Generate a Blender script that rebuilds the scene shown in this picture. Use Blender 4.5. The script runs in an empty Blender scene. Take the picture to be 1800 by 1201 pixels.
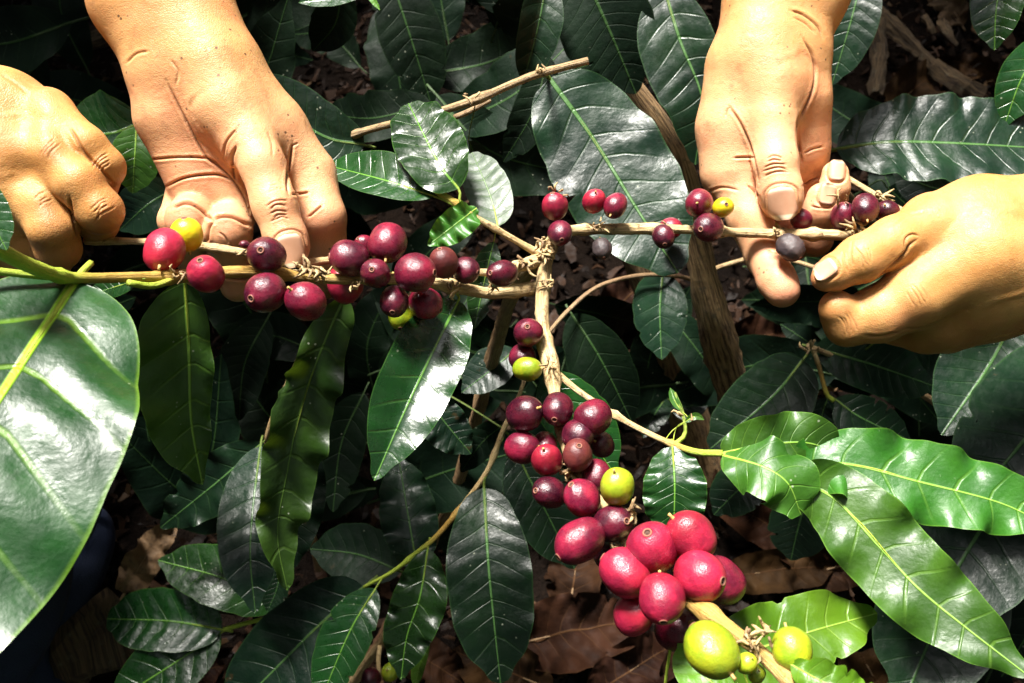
import bpy, math, random
import numpy as np
from mathutils import Vector, Matrix
from mathutils.bvhtree import BVHTree

# ------------------------------------------------------------------ camera, sky, sun
sc = bpy.context.scene
C = sc.collection
R = math.radians
CAM_H = 0.80
TILT = R(30)                      # rotation about X: the lens looks 60 degrees below the horizon
HF = math.tan(R(29))
K = 2 * HF / 1800.0               # metres per photo pixel at one metre
cam_d = bpy.data.cameras.new('camera')
cam = bpy.data.objects.new('camera', cam_d); C.objects.link(cam)
cam.location = (0, 0, CAM_H); cam.rotation_euler = (TILT, 0, 0)
cam_d.sensor_width = 36; cam_d.lens = 18 / HF
cam_d.clip_start = 0.01; cam_d.clip_end = 200
cam_d.dof.use_dof = True; cam_d.dof.focus_distance = 0.405; cam_d.dof.aperture_fstop = 21
sc.camera = cam

SUN_EL, SUN_AZ = R(60), R(-28)    # azimuth from +Y towards +X
w = bpy.data.worlds.new('World'); sc.world = w; w.use_nodes = True
nt = w.node_tree; nt.nodes.clear()
sky = nt.nodes.new('ShaderNodeTexSky'); sky.sky_type = 'NISHITA'; sky.sun_disc = False
sky.sun_elevation = SUN_EL; sky.sun_rotation = SUN_AZ
sky.dust_density = 6.0; sky.air_density = 1.0; sky.ozone_density = 1.0
hs = nt.nodes.new('ShaderNodeHueSaturation'); hs.inputs['Saturation'].default_value = 0.3
bg = nt.nodes.new('ShaderNodeBackground'); bg.inputs['Strength'].default_value = 0.055
wo = nt.nodes.new('ShaderNodeOutputWorld')
nt.links.new(sky.outputs[0], hs.inputs['Color']); nt.links.new(hs.outputs[0], bg.inputs['Color'])
nt.links.new(bg.outputs[0], wo.inputs[0])
sl = bpy.data.lights.new('sun', 'SUN'); sl.energy = 5.0; sl.angle = R(14); sl.color = (1.0, 0.955, 0.89)
so = bpy.data.objects.new('sun', sl); C.objects.link(so)
sd = Vector((math.sin(SUN_AZ) * math.cos(SUN_EL), math.cos(SUN_AZ) * math.cos(SUN_EL), math.sin(SUN_EL)))
so.rotation_euler = sd.to_track_quat('Z', 'Y').to_euler(); so.location = sd * 5
sc.view_settings.view_transform = 'Standard'; sc.view_settings.look = 'None'
sc.view_settings.exposure = 1.7; sc.view_settings.gamma = 1.0
sc.render.engine = 'CYCLES'
sc.cycles.max_bounces = 5; sc.cycles.caustics_reflective = False; sc.cycles.caustics_refractive = False; sc.cycles.use_denoising = True

rng = random.Random(7); nr = np.random.default_rng(7)

# ------------------------------------------------------------------ coordinate helpers
MW = np.array([[1, 0, 0], [0, math.cos(TILT), -math.sin(TILT)], [0, math.sin(TILT), math.cos(TILT)]])
CO = np.array([0, 0, CAM_H])
def cp(px, py, d):                # photo pixel + distance along the axis -> camera space
    return np.array([(px - 900) * K * d, -(py - 600.5) * K * d, -d])
def c2w(p): return np.asarray(p) @ MW.T + CO
def w2c(p): return (np.asarray(p) - CO) @ MW
def P(px, py, d): return c2w(cp(px, py, d))
def G(px, py, h=0.0):             # the point at height h seen at that pixel
    r = cp(px, py, 1.0) @ MW.T
    return CO + r * ((h - CAM_H) / r[2])
def spline(pts, n):
    p = np.asarray(pts, float); m = len(p)
    if m == 2: return p[0] + (p[1] - p[0]) * np.linspace(0, 1, n)[:, None]
    q = np.vstack([2 * p[0] - p[1], p, 2 * p[-1] - p[-2]])
    seg = np.linalg.norm(np.diff(p[:, :3], axis=0), axis=1) + 1e-9
    cum = np.concatenate([[0], np.cumsum(seg)]); t = np.linspace(0, cum[-1], n)
    i = np.clip(np.searchsorted(cum, t, 'right') - 1, 0, m - 2); f = ((t - cum[i]) / seg[i])[:, None]
    a, b, c, d = q[i], q[i + 1], q[i + 2], q[i + 3]
    return 0.5 * (2 * b + (c - a) * f + (2 * a - 5 * b + 4 * c - d) * f ** 2 + (3 * b - a - 3 * c + d) * f ** 3)
def nrm(v): return v / (np.linalg.norm(v, axis=-1, keepdims=True) + 1e-12)

# ------------------------------------------------------------------ object helpers
def mesh(name, v, f, mats, smooth=True, mi=None):
    me = bpy.data.meshes.new(name)
    me.from_pydata(np.asarray(v, float).tolist(), [], [list(map(int, x)) for x in f])
    for m in (mats if isinstance(mats, (list, tuple)) else [mats]): me.materials.append(m)
    if smooth: me.polygons.foreach_set('use_smooth', np.ones(len(me.polygons), bool))
    if mi is not None: me.polygons.foreach_set('material_index', np.asarray(mi, np.int32))
    me.update(); return me
def fattr(me, name, vals):
    a = me.attributes.new(name, 'FLOAT', 'POINT'); a.data.foreach_set('value', np.asarray(vals, np.float32))
def link(name, me, parent=None):
    o = bpy.data.objects.new(name, me); C.objects.link(o)
    if parent is not None:
        o.parent = parent
        o.matrix_parent_inverse = Matrix.Translation(-Vector(parent['base'])) if 'base' in parent else Matrix()
    return o
def empty(name, loc):
    o = bpy.data.objects.new(name, None); C.objects.link(o); o.location = tuple(loc)
    o['base'] = [float(x) for x in loc]; o.empty_display_size = 0.05
    return o
def tag(o, label=None, cat=None, group=None, kind=None):
    if label: o['label'] = label
    if cat: o['category'] = cat
    if group: o['group'] = group
    if kind: o['kind'] = kind
    return o

# ------------------------------------------------------------------ materials
class N:
    def __init__(s, name):
        s.m = bpy.data.materials.new(name); s.m.use_nodes = True; s.t = s.m.node_tree
        s.b = s.t.nodes['Principled BSDF']; s.o = s.t.nodes['Material Output']
    def n(s, typ, **kw):
        x = s.t.nodes.new(typ)
        for k, v in kw.items(): setattr(x, k, v)
        return x
    def put(s, sock, v):
        if isinstance(v, bpy.types.NodeSocket): s.t.links.new(v, sock)
        elif v is not None: sock.default_value = v
    def math(s, op, a, b=None, c=None):
        x = s.n('ShaderNodeMath', operation=op)
        s.put(x.inputs[0], a); s.put(x.inputs[1], b)
        if c is not None: s.put(x.inputs[2], c)
        return x.outputs[0]
    def mix(s, f, a, b):
        x = s.n('ShaderNodeMix', data_type='RGBA')
        s.put(x.inputs[0], f)
        s.put(x.inputs[6], a if isinstance(a, bpy.types.NodeSocket) else (*a, 1))
        s.put(x.inputs[7], b if isinstance(b, bpy.types.NodeSocket) else (*b, 1))
        return x.outputs[2]
    def noise(s, scale, detail=3, rough=0.55, vec=None, dist=0.0):
        x = s.n('ShaderNodeTexNoise'); x.inputs['Scale'].default_value = scale
        x.inputs['Detail'].default_value = detail; x.inputs['Roughness'].default_value = rough
        x.inputs['Distortion'].default_value = dist
        if vec is not None: s.t.links.new(vec, x.inputs['Vector'])
        return x.outputs['Fac']
    def vor(s, scale, vec=None, feat='F1'):
        x = s.n('ShaderNodeTexVoronoi', feature=feat); x.inputs['Scale'].default_value = scale
        if vec is not None: s.t.links.new(vec, x.inputs['Vector'])
        return x
    def ss(s, v, a, b, lo=0.0, hi=1.0):
        x = s.n('ShaderNodeMapRange', interpolation_type='SMOOTHSTEP')
        s.put(x.inputs[0], v); x.inputs[1].default_value = a; x.inputs[2].default_value = b
        x.inputs[3].default_value = lo; x.inputs[4].default_value = hi
        return x.outputs[0]
    def attr(s, name): return s.n('ShaderNodeAttribute', attribute_name=name).outputs['Fac']
    def geo(s): return s.n('ShaderNodeNewGeometry').outputs['Position']
    def obj(s): return s.n('ShaderNodeTexCoord').outputs['Object']
    def rnd(s): return s.n('ShaderNodeObjectInfo').outputs['Random']
    def bump(s, h, strength, dist):
        x = s.n('ShaderNodeBump'); x.inputs['Strength'].default_value = strength; x.inputs['Distance'].default_value = dist
        s.put(x.inputs['Height'], h); s.t.links.new(x.outputs[0], s.b.inputs['Normal']); return x.outputs[0]
    def set(s, **kw):
        for k, v in kw.items(): s.put(s.b.inputs[k.replace('_', ' ')], (*v, 1) if isinstance(v, tuple) and len(v) == 3 else v)

def leaf_mat(name, c1, c2, vein, rough=0.33, trans=0.0, tcol=None, spots=0.4, coat=0.0, latv=0.35, under=None, spec=0.5):
    m = N(name)
    uv = m.n('ShaderNodeUVMap'); sx = m.n('ShaderNodeSeparateXYZ'); m.t.links.new(uv.outputs[0], sx.inputs[0])
    u, y = sx.outputs[0], sx.outputs[1]; ay = m.math('ABSOLUTE', y)
    ph = m.attr('phase'); fr = m.math('ABSOLUTE', m.math('SUBTRACT', m.math('FRACT', m.math('ADD', ph, 0.5)), 0.5))
    lat = m.ss(fr, 0.015, 0.07, 1.0, 0.0)
    lat = m.math('MULTIPLY', lat, m.ss(ay, 0.02, 0.85, 1.0, 0.15))
    midw = m.math('MULTIPLY_ADD', u, -0.026, 0.036)
    mid = m.ss(m.math('SUBTRACT', ay, midw), -0.010, 0.012, 1.0, 0.0)
    g = m.geo()
    big = m.noise(28, 3, 0.6, g); fine = m.noise(190, 3, 0.6, g)
    col = m.mix(m.ss(big, 0.32, 0.72), c1, c2)
    hsv = m.n('ShaderNodeHueSaturation'); r = m.rnd()
    m.put(hsv.inputs['Hue'], m.math('MULTIPLY_ADD', r, 0.03, 0.485)); m.put(hsv.inputs['Value'], m.math('MULTIPLY_ADD', r, 0.5, 0.75))
    m.t.links.new(col, hsv.inputs['Color']); col = hsv.outputs[0]
    col = m.mix(m.math('MULTIPLY', lat, latv), col, vein)
    blot = m.ss(m.noise(46, 4, 0.7, g), 0.62, 0.7)
    col = m.mix(m.math('MULTIPLY', blot, 0.35), col, tuple(0.6 * a for a in c1))
    if spots:
        vo = m.vor(260, g); sp = m.ss(vo.outputs['Distance'], 0.10, 0.17, 1.0, 0.0)
        sel = m.ss(m.noise(75, 2, 0.5, g), 0.60, 0.66)
        col = m.mix(m.math('MULTIPLY', m.math('MULTIPLY', sp, sel), spots), col, (0.42, 0.45, 0.34))
    brn = m.math('MULTIPLY', m.ss(m.noise(38, 5, 0.75, g), 0.655, 0.70), m.ss(r, 0.35, 0.75))
    col = m.mix(m.math('MULTIPLY', brn, 0.0 if name == 'leaf_near' else 0.6), col, (0.05, 0.028, 0.010))
    col = m.mix(mid, col, vein)
    if under is not None:
        bf = m.n('ShaderNodeNewGeometry').outputs['Backfacing']
        col = m.mix(m.math('MULTIPLY', bf, 0.85), col, under)
    edge = m.ss(m.attr('edge'), 0.955, 0.995)
    col = m.mix(m.math('MULTIPLY', edge, 0.4), col, tuple(0.5 * a + 0.5 * b for a, b in zip(c2, vein)))
    rg = m.ss(fine, 0.3, 0.75, rough - 0.09, rough + 0.10)
    m.set(Base_Color=col, Roughness=rg)
    m.b.inputs['IOR'].default_value = 1.48; m.b.inputs['Specular IOR Level'].default_value = spec
    m.b.inputs['Coat Weight'].default_value = coat; m.b.inputs['Coat Roughness'].default_value = 0.22
    h = m.math('ADD', m.math('MULTIPLY', mid, 0.5), m.math('MULTIPLY', lat, -0.5))
    h = m.math('ADD', h, m.math('MULTIPLY', m.noise(330, 3, 0.6, g), 0.35))
    h = m.math('ADD', h, m.math('MULTIPLY', m.noise(90, 3, 0.6, g), 0.9))
    m.bump(h, 0.55, 0.0011)
    if trans:
        tr = m.n('ShaderNodeBsdfTranslucent'); m.put(tr.inputs['Color'], m.mix(mid, tcol, vein))
        ms = m.n('ShaderNodeMixShader'); ms.inputs[0].default_value = trans
        m.t.links.new(m.b.outputs[0], ms.inputs[1]); m.t.links.new(tr.outputs[0], ms.inputs[2])
        m.t.links.new(ms.outputs[0], m.o.inputs[0])
    return m.m
LM = {
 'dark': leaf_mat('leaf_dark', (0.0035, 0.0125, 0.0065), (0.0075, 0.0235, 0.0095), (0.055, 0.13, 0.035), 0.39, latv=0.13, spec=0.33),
 'shaded': leaf_mat('leaf_shaded', (0.0018, 0.0065, 0.0030), (0.0035, 0.0115, 0.0045), (0.025, 0.06, 0.016), 0.58, latv=0.12, spec=0.12),  # darker leaf copy, bush shade put into its base colour
 'mid': leaf_mat('leaf_mid', (0.0045, 0.024, 0.0045), (0.011, 0.046, 0.008), (0.10, 0.24, 0.03), 0.32, 0.06, (0.06, 0.16, 0.01), latv=0.22),
 'gloss': leaf_mat('leaf_gloss', (0.0045, 0.022, 0.0045), (0.010, 0.040, 0.008), (0.08, 0.20, 0.03), 0.25, 0.05, (0.06, 0.16, 0.01), latv=0.15, coat=0.5),
 'young': leaf_mat('leaf_young', (0.018, 0.076, 0.006), (0.042, 0.132, 0.012), (0.20, 0.38, 0.05), 0.44, 0.15, (0.14, 0.32, 0.01), spots=0.5, latv=0.24),
 'lime': leaf_mat('leaf_lime', (0.050, 0.135, 0.005), (0.085, 0.19, 0.009), (0.24, 0.38, 0.05), 0.42, 0.22, (0.25, 0.45, 0.01), spots=0.15, latv=0.35),
 'olive': leaf_mat('leaf_olive', (0.012, 0.036, 0.004), (0.024, 0.058, 0.006), (0.10, 0.19, 0.03), 0.42, 0.1, (0.12, 0.2, 0.01), spots=0.8, latv=0.3),
 'under': leaf_mat('leaf_under', (0.028, 0.060, 0.030), (0.045, 0.085, 0.040), (0.13, 0.20, 0.09), 0.5, 0.08, (0.15, 0.25, 0.05), spots=0.2, latv=0.6),
 'near': leaf_mat('leaf_near', (0.0045, 0.025, 0.004), (0.011, 0.046, 0.007), (0.26, 0.48, 0.015), 0.44, 0.05, (0.10, 0.26, 0.01), spots=0.2, latv=0.3, coat=0.1),
}
def dry_mat(name, c1, c2, c3, rough=0.75):
    m = N(name); g = m.geo(); a = m.noise(60, 4, 0.65, g); b = m.noise(300, 3, 0.6, g)
    col = m.mix(m.ss(a, 0.3, 0.7), c1, c2); col = m.mix(m.ss(b, 0.5, 0.75), col, c3)
    hsv = m.n('ShaderNodeHueSaturation'); m.put(hsv.inputs['Value'], m.math('MULTIPLY_ADD', m.rnd(), 0.8, 0.6)); m.t.links.new(col, hsv.inputs['Color'])
    m.set(Base_Color=hsv.outputs[0], Roughness=rough)
    m.bump(m.math('ADD', a, m.math('MULTIPLY', b, 0.5)), 0.7, 0.002); return m.m
DRY = dry_mat('dry_leaf', (0.020, 0.009, 0.0045), (0.050, 0.024, 0.010), (0.008, 0.004, 0.0025))
DRY = leaf_mat('leaf_dry', (0.013, 0.0055, 0.0024), (0.040, 0.017, 0.0065), (0.060, 0.028, 0.011), 0.75, spots=0.0, latv=0.45, spec=0.12)
DRYW = dry_mat('dry_wood', (0.09, 0.05, 0.02), (0.17, 0.10, 0.045), (0.04, 0.022, 0.01))
CHAFF = dry_mat('chaff', (0.30, 0.20, 0.09), (0.45, 0.32, 0.16), (0.16, 0.09, 0.04))
def twig_mat():
    m = N('twig_bark'); g = m.geo(); t = m.attr('tint'); mp = m.n('ShaderNodeMapping')
    l = m.attr('along')
    cx = m.n('ShaderNodeCombineXYZ'); m.put(cx.inputs[0], m.math('MULTIPLY', l, 60)); m.put(cx.inputs[1], m.math('MULTIPLY', m.attr('round'), 900)); 
    fib = m.noise(1.0, 4, 0.7, cx.outputs[0])
    a = m.noise(240, 4, 0.7, g)
    straw = m.mix(m.ss(fib, 0.35, 0.68), (0.38, 0.25, 0.10), (0.66, 0.50, 0.26)); straw = m.mix(m.ss(a, 0.54, 0.68), straw, (0.15, 0.08, 0.035)); straw = m.mix(m.math('MULTIPLY', m.ss(m.noise(55, 4, 0.7, g), 0.55, 0.7), 0.6), straw, (0.24, 0.19, 0.11))
    ochre = m.mix(m.ss(fib, 0.3, 0.7), (0.34, 0.19, 0.035), (0.48, 0.30, 0.06)); ochre = m.mix(m.ss(a, 0.62, 0.74), ochre, (0.12, 0.06, 0.02))
    green = m.mix(a, (0.26, 0.36, 0.03), (0.42, 0.52, 0.05)); dgreen = m.mix(a, (0.018, 0.042, 0.010), (0.04, 0.08, 0.016))
    brown = m.mix(m.ss(fib, 0.3, 0.7), (0.09, 0.045, 0.022), (0.22, 0.12, 0.06))
    # tint: 0 brown, 1 straw, 2 ochre, 3 green
    col = m.mix(m.ss(t, 0.0, 1.0), brown, straw); col = m.mix(m.ss(t, 1.0, 2.0), col, ochre); col = m.mix(m.ss(t, 2.0, 3.0), col, green); col = m.mix(m.ss(t, 3.0, 4.0), col, dgreen)
    m.set(Base_Color=col, Roughness=0.6)
    m.bump(m.math('ADD', fib, m.math('MULTIPLY', a, 0.7)), 0.9, 0.0016); return m.m
TWIG = twig_mat()
def bark_mat(name='trunk_bark', k=1.0):
    m = N(name); cx = m.n('ShaderNodeCombineXYZ')
    m.put(cx.inputs[0], m.math('MULTIPLY', m.attr('along'), 45)); m.put(cx.inputs[1], m.math('MULTIPLY', m.attr('round'), 520))
    f = m.noise(1.0, 5, 0.7, cx.outputs[0], 0.4); a = m.noise(120, 4, 0.6, m.geo())
    col = m.mix(m.ss(f, 0.35, 0.62), (0.07 * k, 0.036 * k, 0.015 * k), (0.44 * k, 0.28 * k, 0.13 * k)); col = m.mix(m.ss(a, 0.55, 0.75), col, (0.12, 0.10, 0.06))
    m.set(Base_Color=col, Roughness=0.85); m.bump(m.math('ADD', f, m.math('MULTIPLY', a, 0.3)), 1.0, 0.004); return m.m
BARK = bark_mat(k=1.2); BARKD = bark_mat('fallen_bark', 0.3)
def berry_mat(name, c1, c2, c3, rough=0.27, coat=0.15):
    m = N(name); g = m.obj(); r = m.rnd()
    v = m.n('ShaderNodeVectorMath', operation='ADD'); m.t.links.new(g, v.inputs[0]); m.put(v.inputs[1], m.math('MULTIPLY', r, 20.0))
    a = m.noise(1.1, 3, 0.55, v.outputs[0]); b = m.noise(9, 3, 0.6, v.outputs[0])
    sz = m.n('ShaderNodeSeparateXYZ'); m.t.links.new(g, sz.inputs[0])
    col = m.mix(m.ss(a, 0.35, 0.66), c1, c2)
    col = m.mix(m.math('MULTIPLY', m.ss(sz.outputs[2], 0.1, -0.9), 0.45), col, c3)
    sp = m.ss(m.vor(9, v.outputs[0]).outputs['Distance'], 0.06, 0.11, 1.0, 0.0)
    col = m.mix(m.math('MULTIPLY', m.math('MULTIPLY', sp, m.ss(b, 0.5, 0.58)), 0.55), col, (0.35, 0.22, 0.14))
    hsv = m.n('ShaderNodeHueSaturation'); m.put(hsv.inputs['Value'], m.math('MULTIPLY_ADD', r, 0.5, 0.75)); m.t.links.new(col, hsv.inputs['Color'])
    m.set(Base_Color=hsv.outputs[0], Roughness=m.ss(b, 0.3, 0.7, rough - 0.05, rough + 0.1))
    m.b.inputs['Coat Weight'].default_value = coat * 1.6; m.b.inputs['Coat Roughness'].default_value = 0.07
    m.b.inputs['Subsurface Weight'].default_value = 0.06; m.b.inputs['Subsurface Radius'].default_value = (0.15, 0.05, 0.03); m.b.inputs['Subsurface Scale'].default_value = 0.3
    m.bump(m.math('ADD', m.noise(16, 3, 0.6, v.outputs[0]), m.math('MULTIPLY', m.noise(3, 2, 0.5, v.outputs[0]), 2.0)), 0.16, 0.06); return m.m
BM = {
 'maroon': berry_mat('cherry_maroon', (0.038, 0.003, 0.011), (0.105, 0.007, 0.020), (0.025, 0.0025, 0.008), 0.3),
 'wine': berry_mat('cherry_wine', (0.085, 0.004, 0.017), (0.20, 0.009, 0.030), (0.06, 0.004, 0.012), 0.3),
 'red': berry_mat('cherry_red', (0.17, 0.006, 0.025), (0.34, 0.013, 0.042), (0.27, 0.010, 0.016), 0.33),
 'brown': berry_mat('cherry_brown', (0.060, 0.010, 0.011), (0.10, 0.018, 0.016), (0.045, 0.006, 0.007), 0.42, 0.0),
 'green': berry_mat('cherry_green', (0.17, 0.27, 0.010), (0.32, 0.36, 0.012), (0.22, 0.27, 0.014), 0.34),
 'yellow': berry_mat('cherry_yellow', (0.52, 0.46, 0.010), (0.58, 0.44, 0.010), (0.50, 0.30, 0.010), 0.32),
 'dry': berry_mat('cherry_dried', (0.030, 0.020, 0.022), (0.06, 0.043, 0.042), (0.02, 0.014, 0.014), 0.5, 0.0),
}
NAVEL = N('navel'); NAVEL.set(Base_Color=(0.20, 0.075, 0.045), Roughness=0.7); NAVEL = NAVEL.m
NAVEL_D = N('navel_pit'); NAVEL_D.set(Base_Color=(0.07, 0.03, 0.02), Roughness=0.8); NAVEL_D = NAVEL_D.m
def skin_mat():
    m = N('skin'); g = m.geo(); a = m.noise(45, 4, 0.6, g); b = m.noise(170, 3, 0.6, g)
    col = m.mix(m.ss(a, 0.3, 0.7), (0.42, 0.192, 0.055), (0.54, 0.285, 0.098))
    col = m.mix(m.math('MULTIPLY', m.ss(b, 0.5, 0.8), 0.3), col, (0.36, 0.17, 0.06))
    col = m.mix(m.attr('palm'), col, m.mix(a, (0.61, 0.30, 0.150), (0.71, 0.42, 0.225)))
    col = m.mix(m.math('MULTIPLY', m.ss(m.noise(24, 4, 0.65, g), 0.46, 0.70), 0.55), col, (0.55, 0.195, 0.095))
    col = m.mix(m.math('MULTIPLY', m.ss(m.noise(70, 4, 0.7, g), 0.56, 0.72), 0.35), col, (0.27, 0.115, 0.045))
    col = m.mix(m.attr('pink'), col, (0.52, 0.20, 0.12))
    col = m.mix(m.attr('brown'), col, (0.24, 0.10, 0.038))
    smu = m.math('MULTIPLY', m.ss(m.noise(62, 4, 0.7, g), 0.54, 0.70), m.attr('soil')); col = m.mix(m.math('MULTIPLY', smu, 0.45), col, (0.22, 0.095, 0.042))
    vo = m.vor(300, g); sp = m.ss(vo.outputs['Distance'], 0.13, 0.24, 1.0, 0.0)
    sel = m.math('MULTIPLY', m.ss(m.noise(95, 2, 0.5, g), 0.60, 0.63), m.ss(m.attr('soil'), 0.2, 0.6))
    col = m.mix(m.math('MULTIPLY', m.math('MULTIPLY', sp, sel), 0.8), col, (0.06, 0.03, 0.018))
    col = m.mix(m.math('MULTIPLY', m.attr('crease_dark'), 0.85), col, (0.13, 0.045, 0.020))  # creases coloured darker than the skin around them
    m.set(Base_Color=col, Roughness=m.ss(b, 0.3, 0.7, 0.38, 0.54))
    m.b.inputs['IOR'].default_value = 1.4
    m.b.inputs['Subsurface Weight'].default_value = 0.3; m.b.inputs['Subsurface Radius'].default_value = (1.0, 0.35, 0.15); m.b.inputs['Subsurface Scale'].default_value = 0.0025
    vl = m.vor(1100, g, 'DISTANCE_TO_EDGE').outputs['Distance']
    h = m.math('ADD', m.math('MULTIPLY', m.ss(vl, 0.0, 0.25), 0.25), m.math('MULTIPLY', m.noise(420, 3, 0.6, g), 0.8))
    h = m.math('ADD', h, m.math('MULTIPLY', m.noise(110, 3, 0.6, g), 1.2))
    m.bump(h, 0.36, 0.0008); return m.m
SKIN = skin_mat()
NAIL = N('nail'); _a = NAIL.noise(300, 3, 0.6, NAIL.geo()); _t = NAIL.attr('tip'); _c = NAIL.mix(_a, (0.52, 0.26, 0.15), (0.62, 0.36, 0.23)); _c = NAIL.mix(NAIL.ss(_t, 0.66, 0.74), _c, (0.62, 0.50, 0.34)); _c = NAIL.mix(NAIL.ss(_t, -0.55, -0.75), _c, (0.60, 0.40, 0.29)); _c = NAIL.mix(NAIL.math('MULTIPLY', NAIL.ss(NAIL.attr('rim'), 0.8, 0.97), 0.6), _c, (0.30, 0.13, 0.07)); NAIL.set(Base_Color=_c, Roughness=0.34); NAIL.b.inputs['Coat Weight'].default_value = 0.3; NAIL = NAIL.m
def cloth_mat(name, c, sc_=900):
    m = N(name); g = m.geo(); wv = m.noise(sc_, 2, 0.5, g); a = m.noise(14, 3, 0.6, g)
    m.set(Base_Color=m.mix(m.ss(a, 0.3, 0.7), c, tuple(1.5 * x for x in c)), Roughness=0.85); m.bump(m.math('ADD', wv, m.math('MULTIPLY', a, 3.0)), 0.5, 0.0012); return m.m
NAVY = cloth_mat('navy_cloth', (0.006, 0.012, 0.035))
SHIRT_A = cloth_mat('shirt_cloth', (0.12, 0.14, 0.16)); SHIRT_B = cloth_mat('work_shirt_cloth', (0.20, 0.17, 0.12))
HAIR = N('hair'); HAIR.set(Base_Color=(0.012, 0.009, 0.007), Roughness=0.5); HAIR = HAIR.m
def soil_mat():
    m = N('soil'); g = m.geo(); a = m.noise(9, 5, 0.65, g); b = m.noise(90, 5, 0.7, g)
    col = m.mix(m.ss(a, 0.3, 0.7), (0.0035, 0.002, 0.0013), (0.009, 0.005, 0.003)); col = m.mix(m.ss(b, 0.55, 0.75), col, (0.028, 0.016, 0.009))
    m.set(Base_Color=col, Roughness=0.95); m.b.inputs['Specular IOR Level'].default_value = 0.1; m.bump(m.math('ADD', b, a), 1.0, 0.01); return m.m
SOIL = soil_mat()
def litter_mat():
    m = N('litter'); r = m.attr('tone'); g = m.geo(); a = m.noise(160, 4, 0.6, g)
    col = m.mix(m.ss(r, 0.0, 0.6), (0.005, 0.0023, 0.0012), (0.030, 0.013, 0.0055)); col = m.mix(m.ss(r, 0.86, 1.0), col, (0.085, 0.050, 0.024))
    hsv = m.n('ShaderNodeHueSaturation'); m.put(hsv.inputs['Value'], m.math('MULTIPLY_ADD', a, 0.9, 0.5)); m.t.links.new(col, hsv.inputs['Color'])
    m.set(Base_Color=hsv.outputs[0], Roughness=m.ss(a, 0.3, 0.7, 0.5, 0.8)); m.b.inputs['Specular IOR Level'].default_value = 0.2; m.bump(a, 0.7, 0.002); return m.m
LITTER = litter_mat()

# ------------------------------------------------------------------ ground
def fbm(x, y, seed=0):
    s = np.zeros_like(x); r = np.random.default_rng(seed)
    for o in range(5):
        f = 3.0 * 2 ** o
        for _ in range(3):
            a = r.uniform(0, 6.28); s += np.sin((x * np.cos(a) + y * np.sin(a)) * f * r.uniform(.7, 1.4) + r.uniform(0, 6.28)) / (2 ** o) / 3
    return s
def ground_h(x, y): return 0.014 * fbm(np.asarray(x, float), np.asarray(y, float), 3) - 0.012
gx = np.concatenate([[-60, -20, -7, -3], np.linspace(-1.6, 1.6, 130), [3, 7, 20, 60]]); gy = np.concatenate([[-60, -20, -7, -2], np.linspace(-0.7, 2.2, 120), [4, 9, 22, 70]])
XX, YY = np.meshgrid(gx, gy); ZZ = ground_h(XX, YY)
v = np.stack([XX, YY, ZZ], -1).reshape(-1, 3); nx = len(gx); ny = len(gy)
I = np.arange(nx * ny).reshape(ny, nx)
f = np.stack([I[:-1, :-1], I[:-1, 1:], I[1:, 1:], I[1:, :-1]], -1).reshape(-1, 4)
tag(link('ground', mesh('ground', v, f, SOIL)), kind='structure')

# ------------------------------------------------------------------ tubes (stems, twigs, petioles)
def tube_geo(pts, rad, tints=1.0, sides=10, n=None, knots=(), rough=0.0, seed=0, cap=True):
    """pts world Nx3, rad per point (m); returns verts, faces, attrs"""
    r = np.random.default_rng(seed)
    pts = np.asarray(pts, float); m = len(pts)
    rad = np.broadcast_to(np.asarray(rad, float), (m,)); tints = np.broadcast_to(np.asarray(tints, float), (m,))
    L = np.linalg.norm(np.diff(pts, axis=0), axis=1).sum()
    n = n or int(max(6, min(140, L / max(0.0025, rad.mean() * 0.9))))
    s = spline(np.column_stack([pts, rad, tints]), n); c, rr, ti = s[:, :3], np.maximum(s[:, 3], 2e-4), s[:, 4]
    t = nrm(np.gradient(c, axis=0)); ref = np.array([0.31, 0.2, 0.93])
    a = nrm(np.cross(t, ref)); b = np.cross(t, a); u = np.linspace(0, 1, n)
    for (k, amp, wd) in knots: rr = rr * (1 + amp * np.exp(-((u - k) / wd) ** 2))
    th = np.linspace(0, 2 * np.pi, sides, endpoint=False)
    rr = rr * (1 + rough * 1.2 * np.interp(np.arange(n), np.arange(0, n + 4, 4), r.standard_normal(len(np.arange(0, n + 4, 4)))))
    R_ = rr[:, None] * (1 + rough * (r.standard_normal((n, sides)) * 0.6 + r.standard_normal((1, sides)) * 0.8))
    v = c[:, None] + R_[..., None] * (np.cos(th)[None, :, None] * a[:, None] + np.sin(th)[None, :, None] * b[:, None])
    al = np.concatenate([[0], np.cumsum(np.linalg.norm(np.diff(c, axis=0), axis=1))])
    V = v.reshape(-1, 3); I = np.arange(n * sides).reshape(n, sides)
    F = np.stack([I[:-1], np.roll(I, -1, 1)[:-1], np.roll(I, -1, 1)[1:], I[1:]], -1).reshape(-1, 4).tolist()
    if cap: F.append(I[0][::-1].tolist()); F.append(I[-1].tolist())
    at = dict(tint=np.repeat(ti, sides), along=np.repeat(al, sides), round=np.tile(np.abs(th - np.pi) * rr.mean(), n))
    return V, F, at
class Geo:
    def __init__(s): s.v = []; s.f = []; s.a = {}; s.mi = []; s.c = 0
    def add(s, V, F, at=None, mi=0):
        s.v.append(np.asarray(V)); s.f += [[i + s.c for i in x] for x in F]; s.mi += [mi] * len(F); n = len(V)
        at = at or {}
        for k in set(s.a) | set(at):
            if k not in s.a: s.a[k] = [np.zeros(s.c)] if s.c else []
            s.a[k].append(np.asarray(at[k]) if k in at else np.zeros(n))
        s.c += n
    def build(s, name, mats, smooth=True):
        me = mesh(name, np.vstack(s.v), s.f, mats, smooth, s.mi)
        for k, l in s.a.items(): fattr(me, k, np.concatenate(l))
        return me
BR = {}
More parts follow.
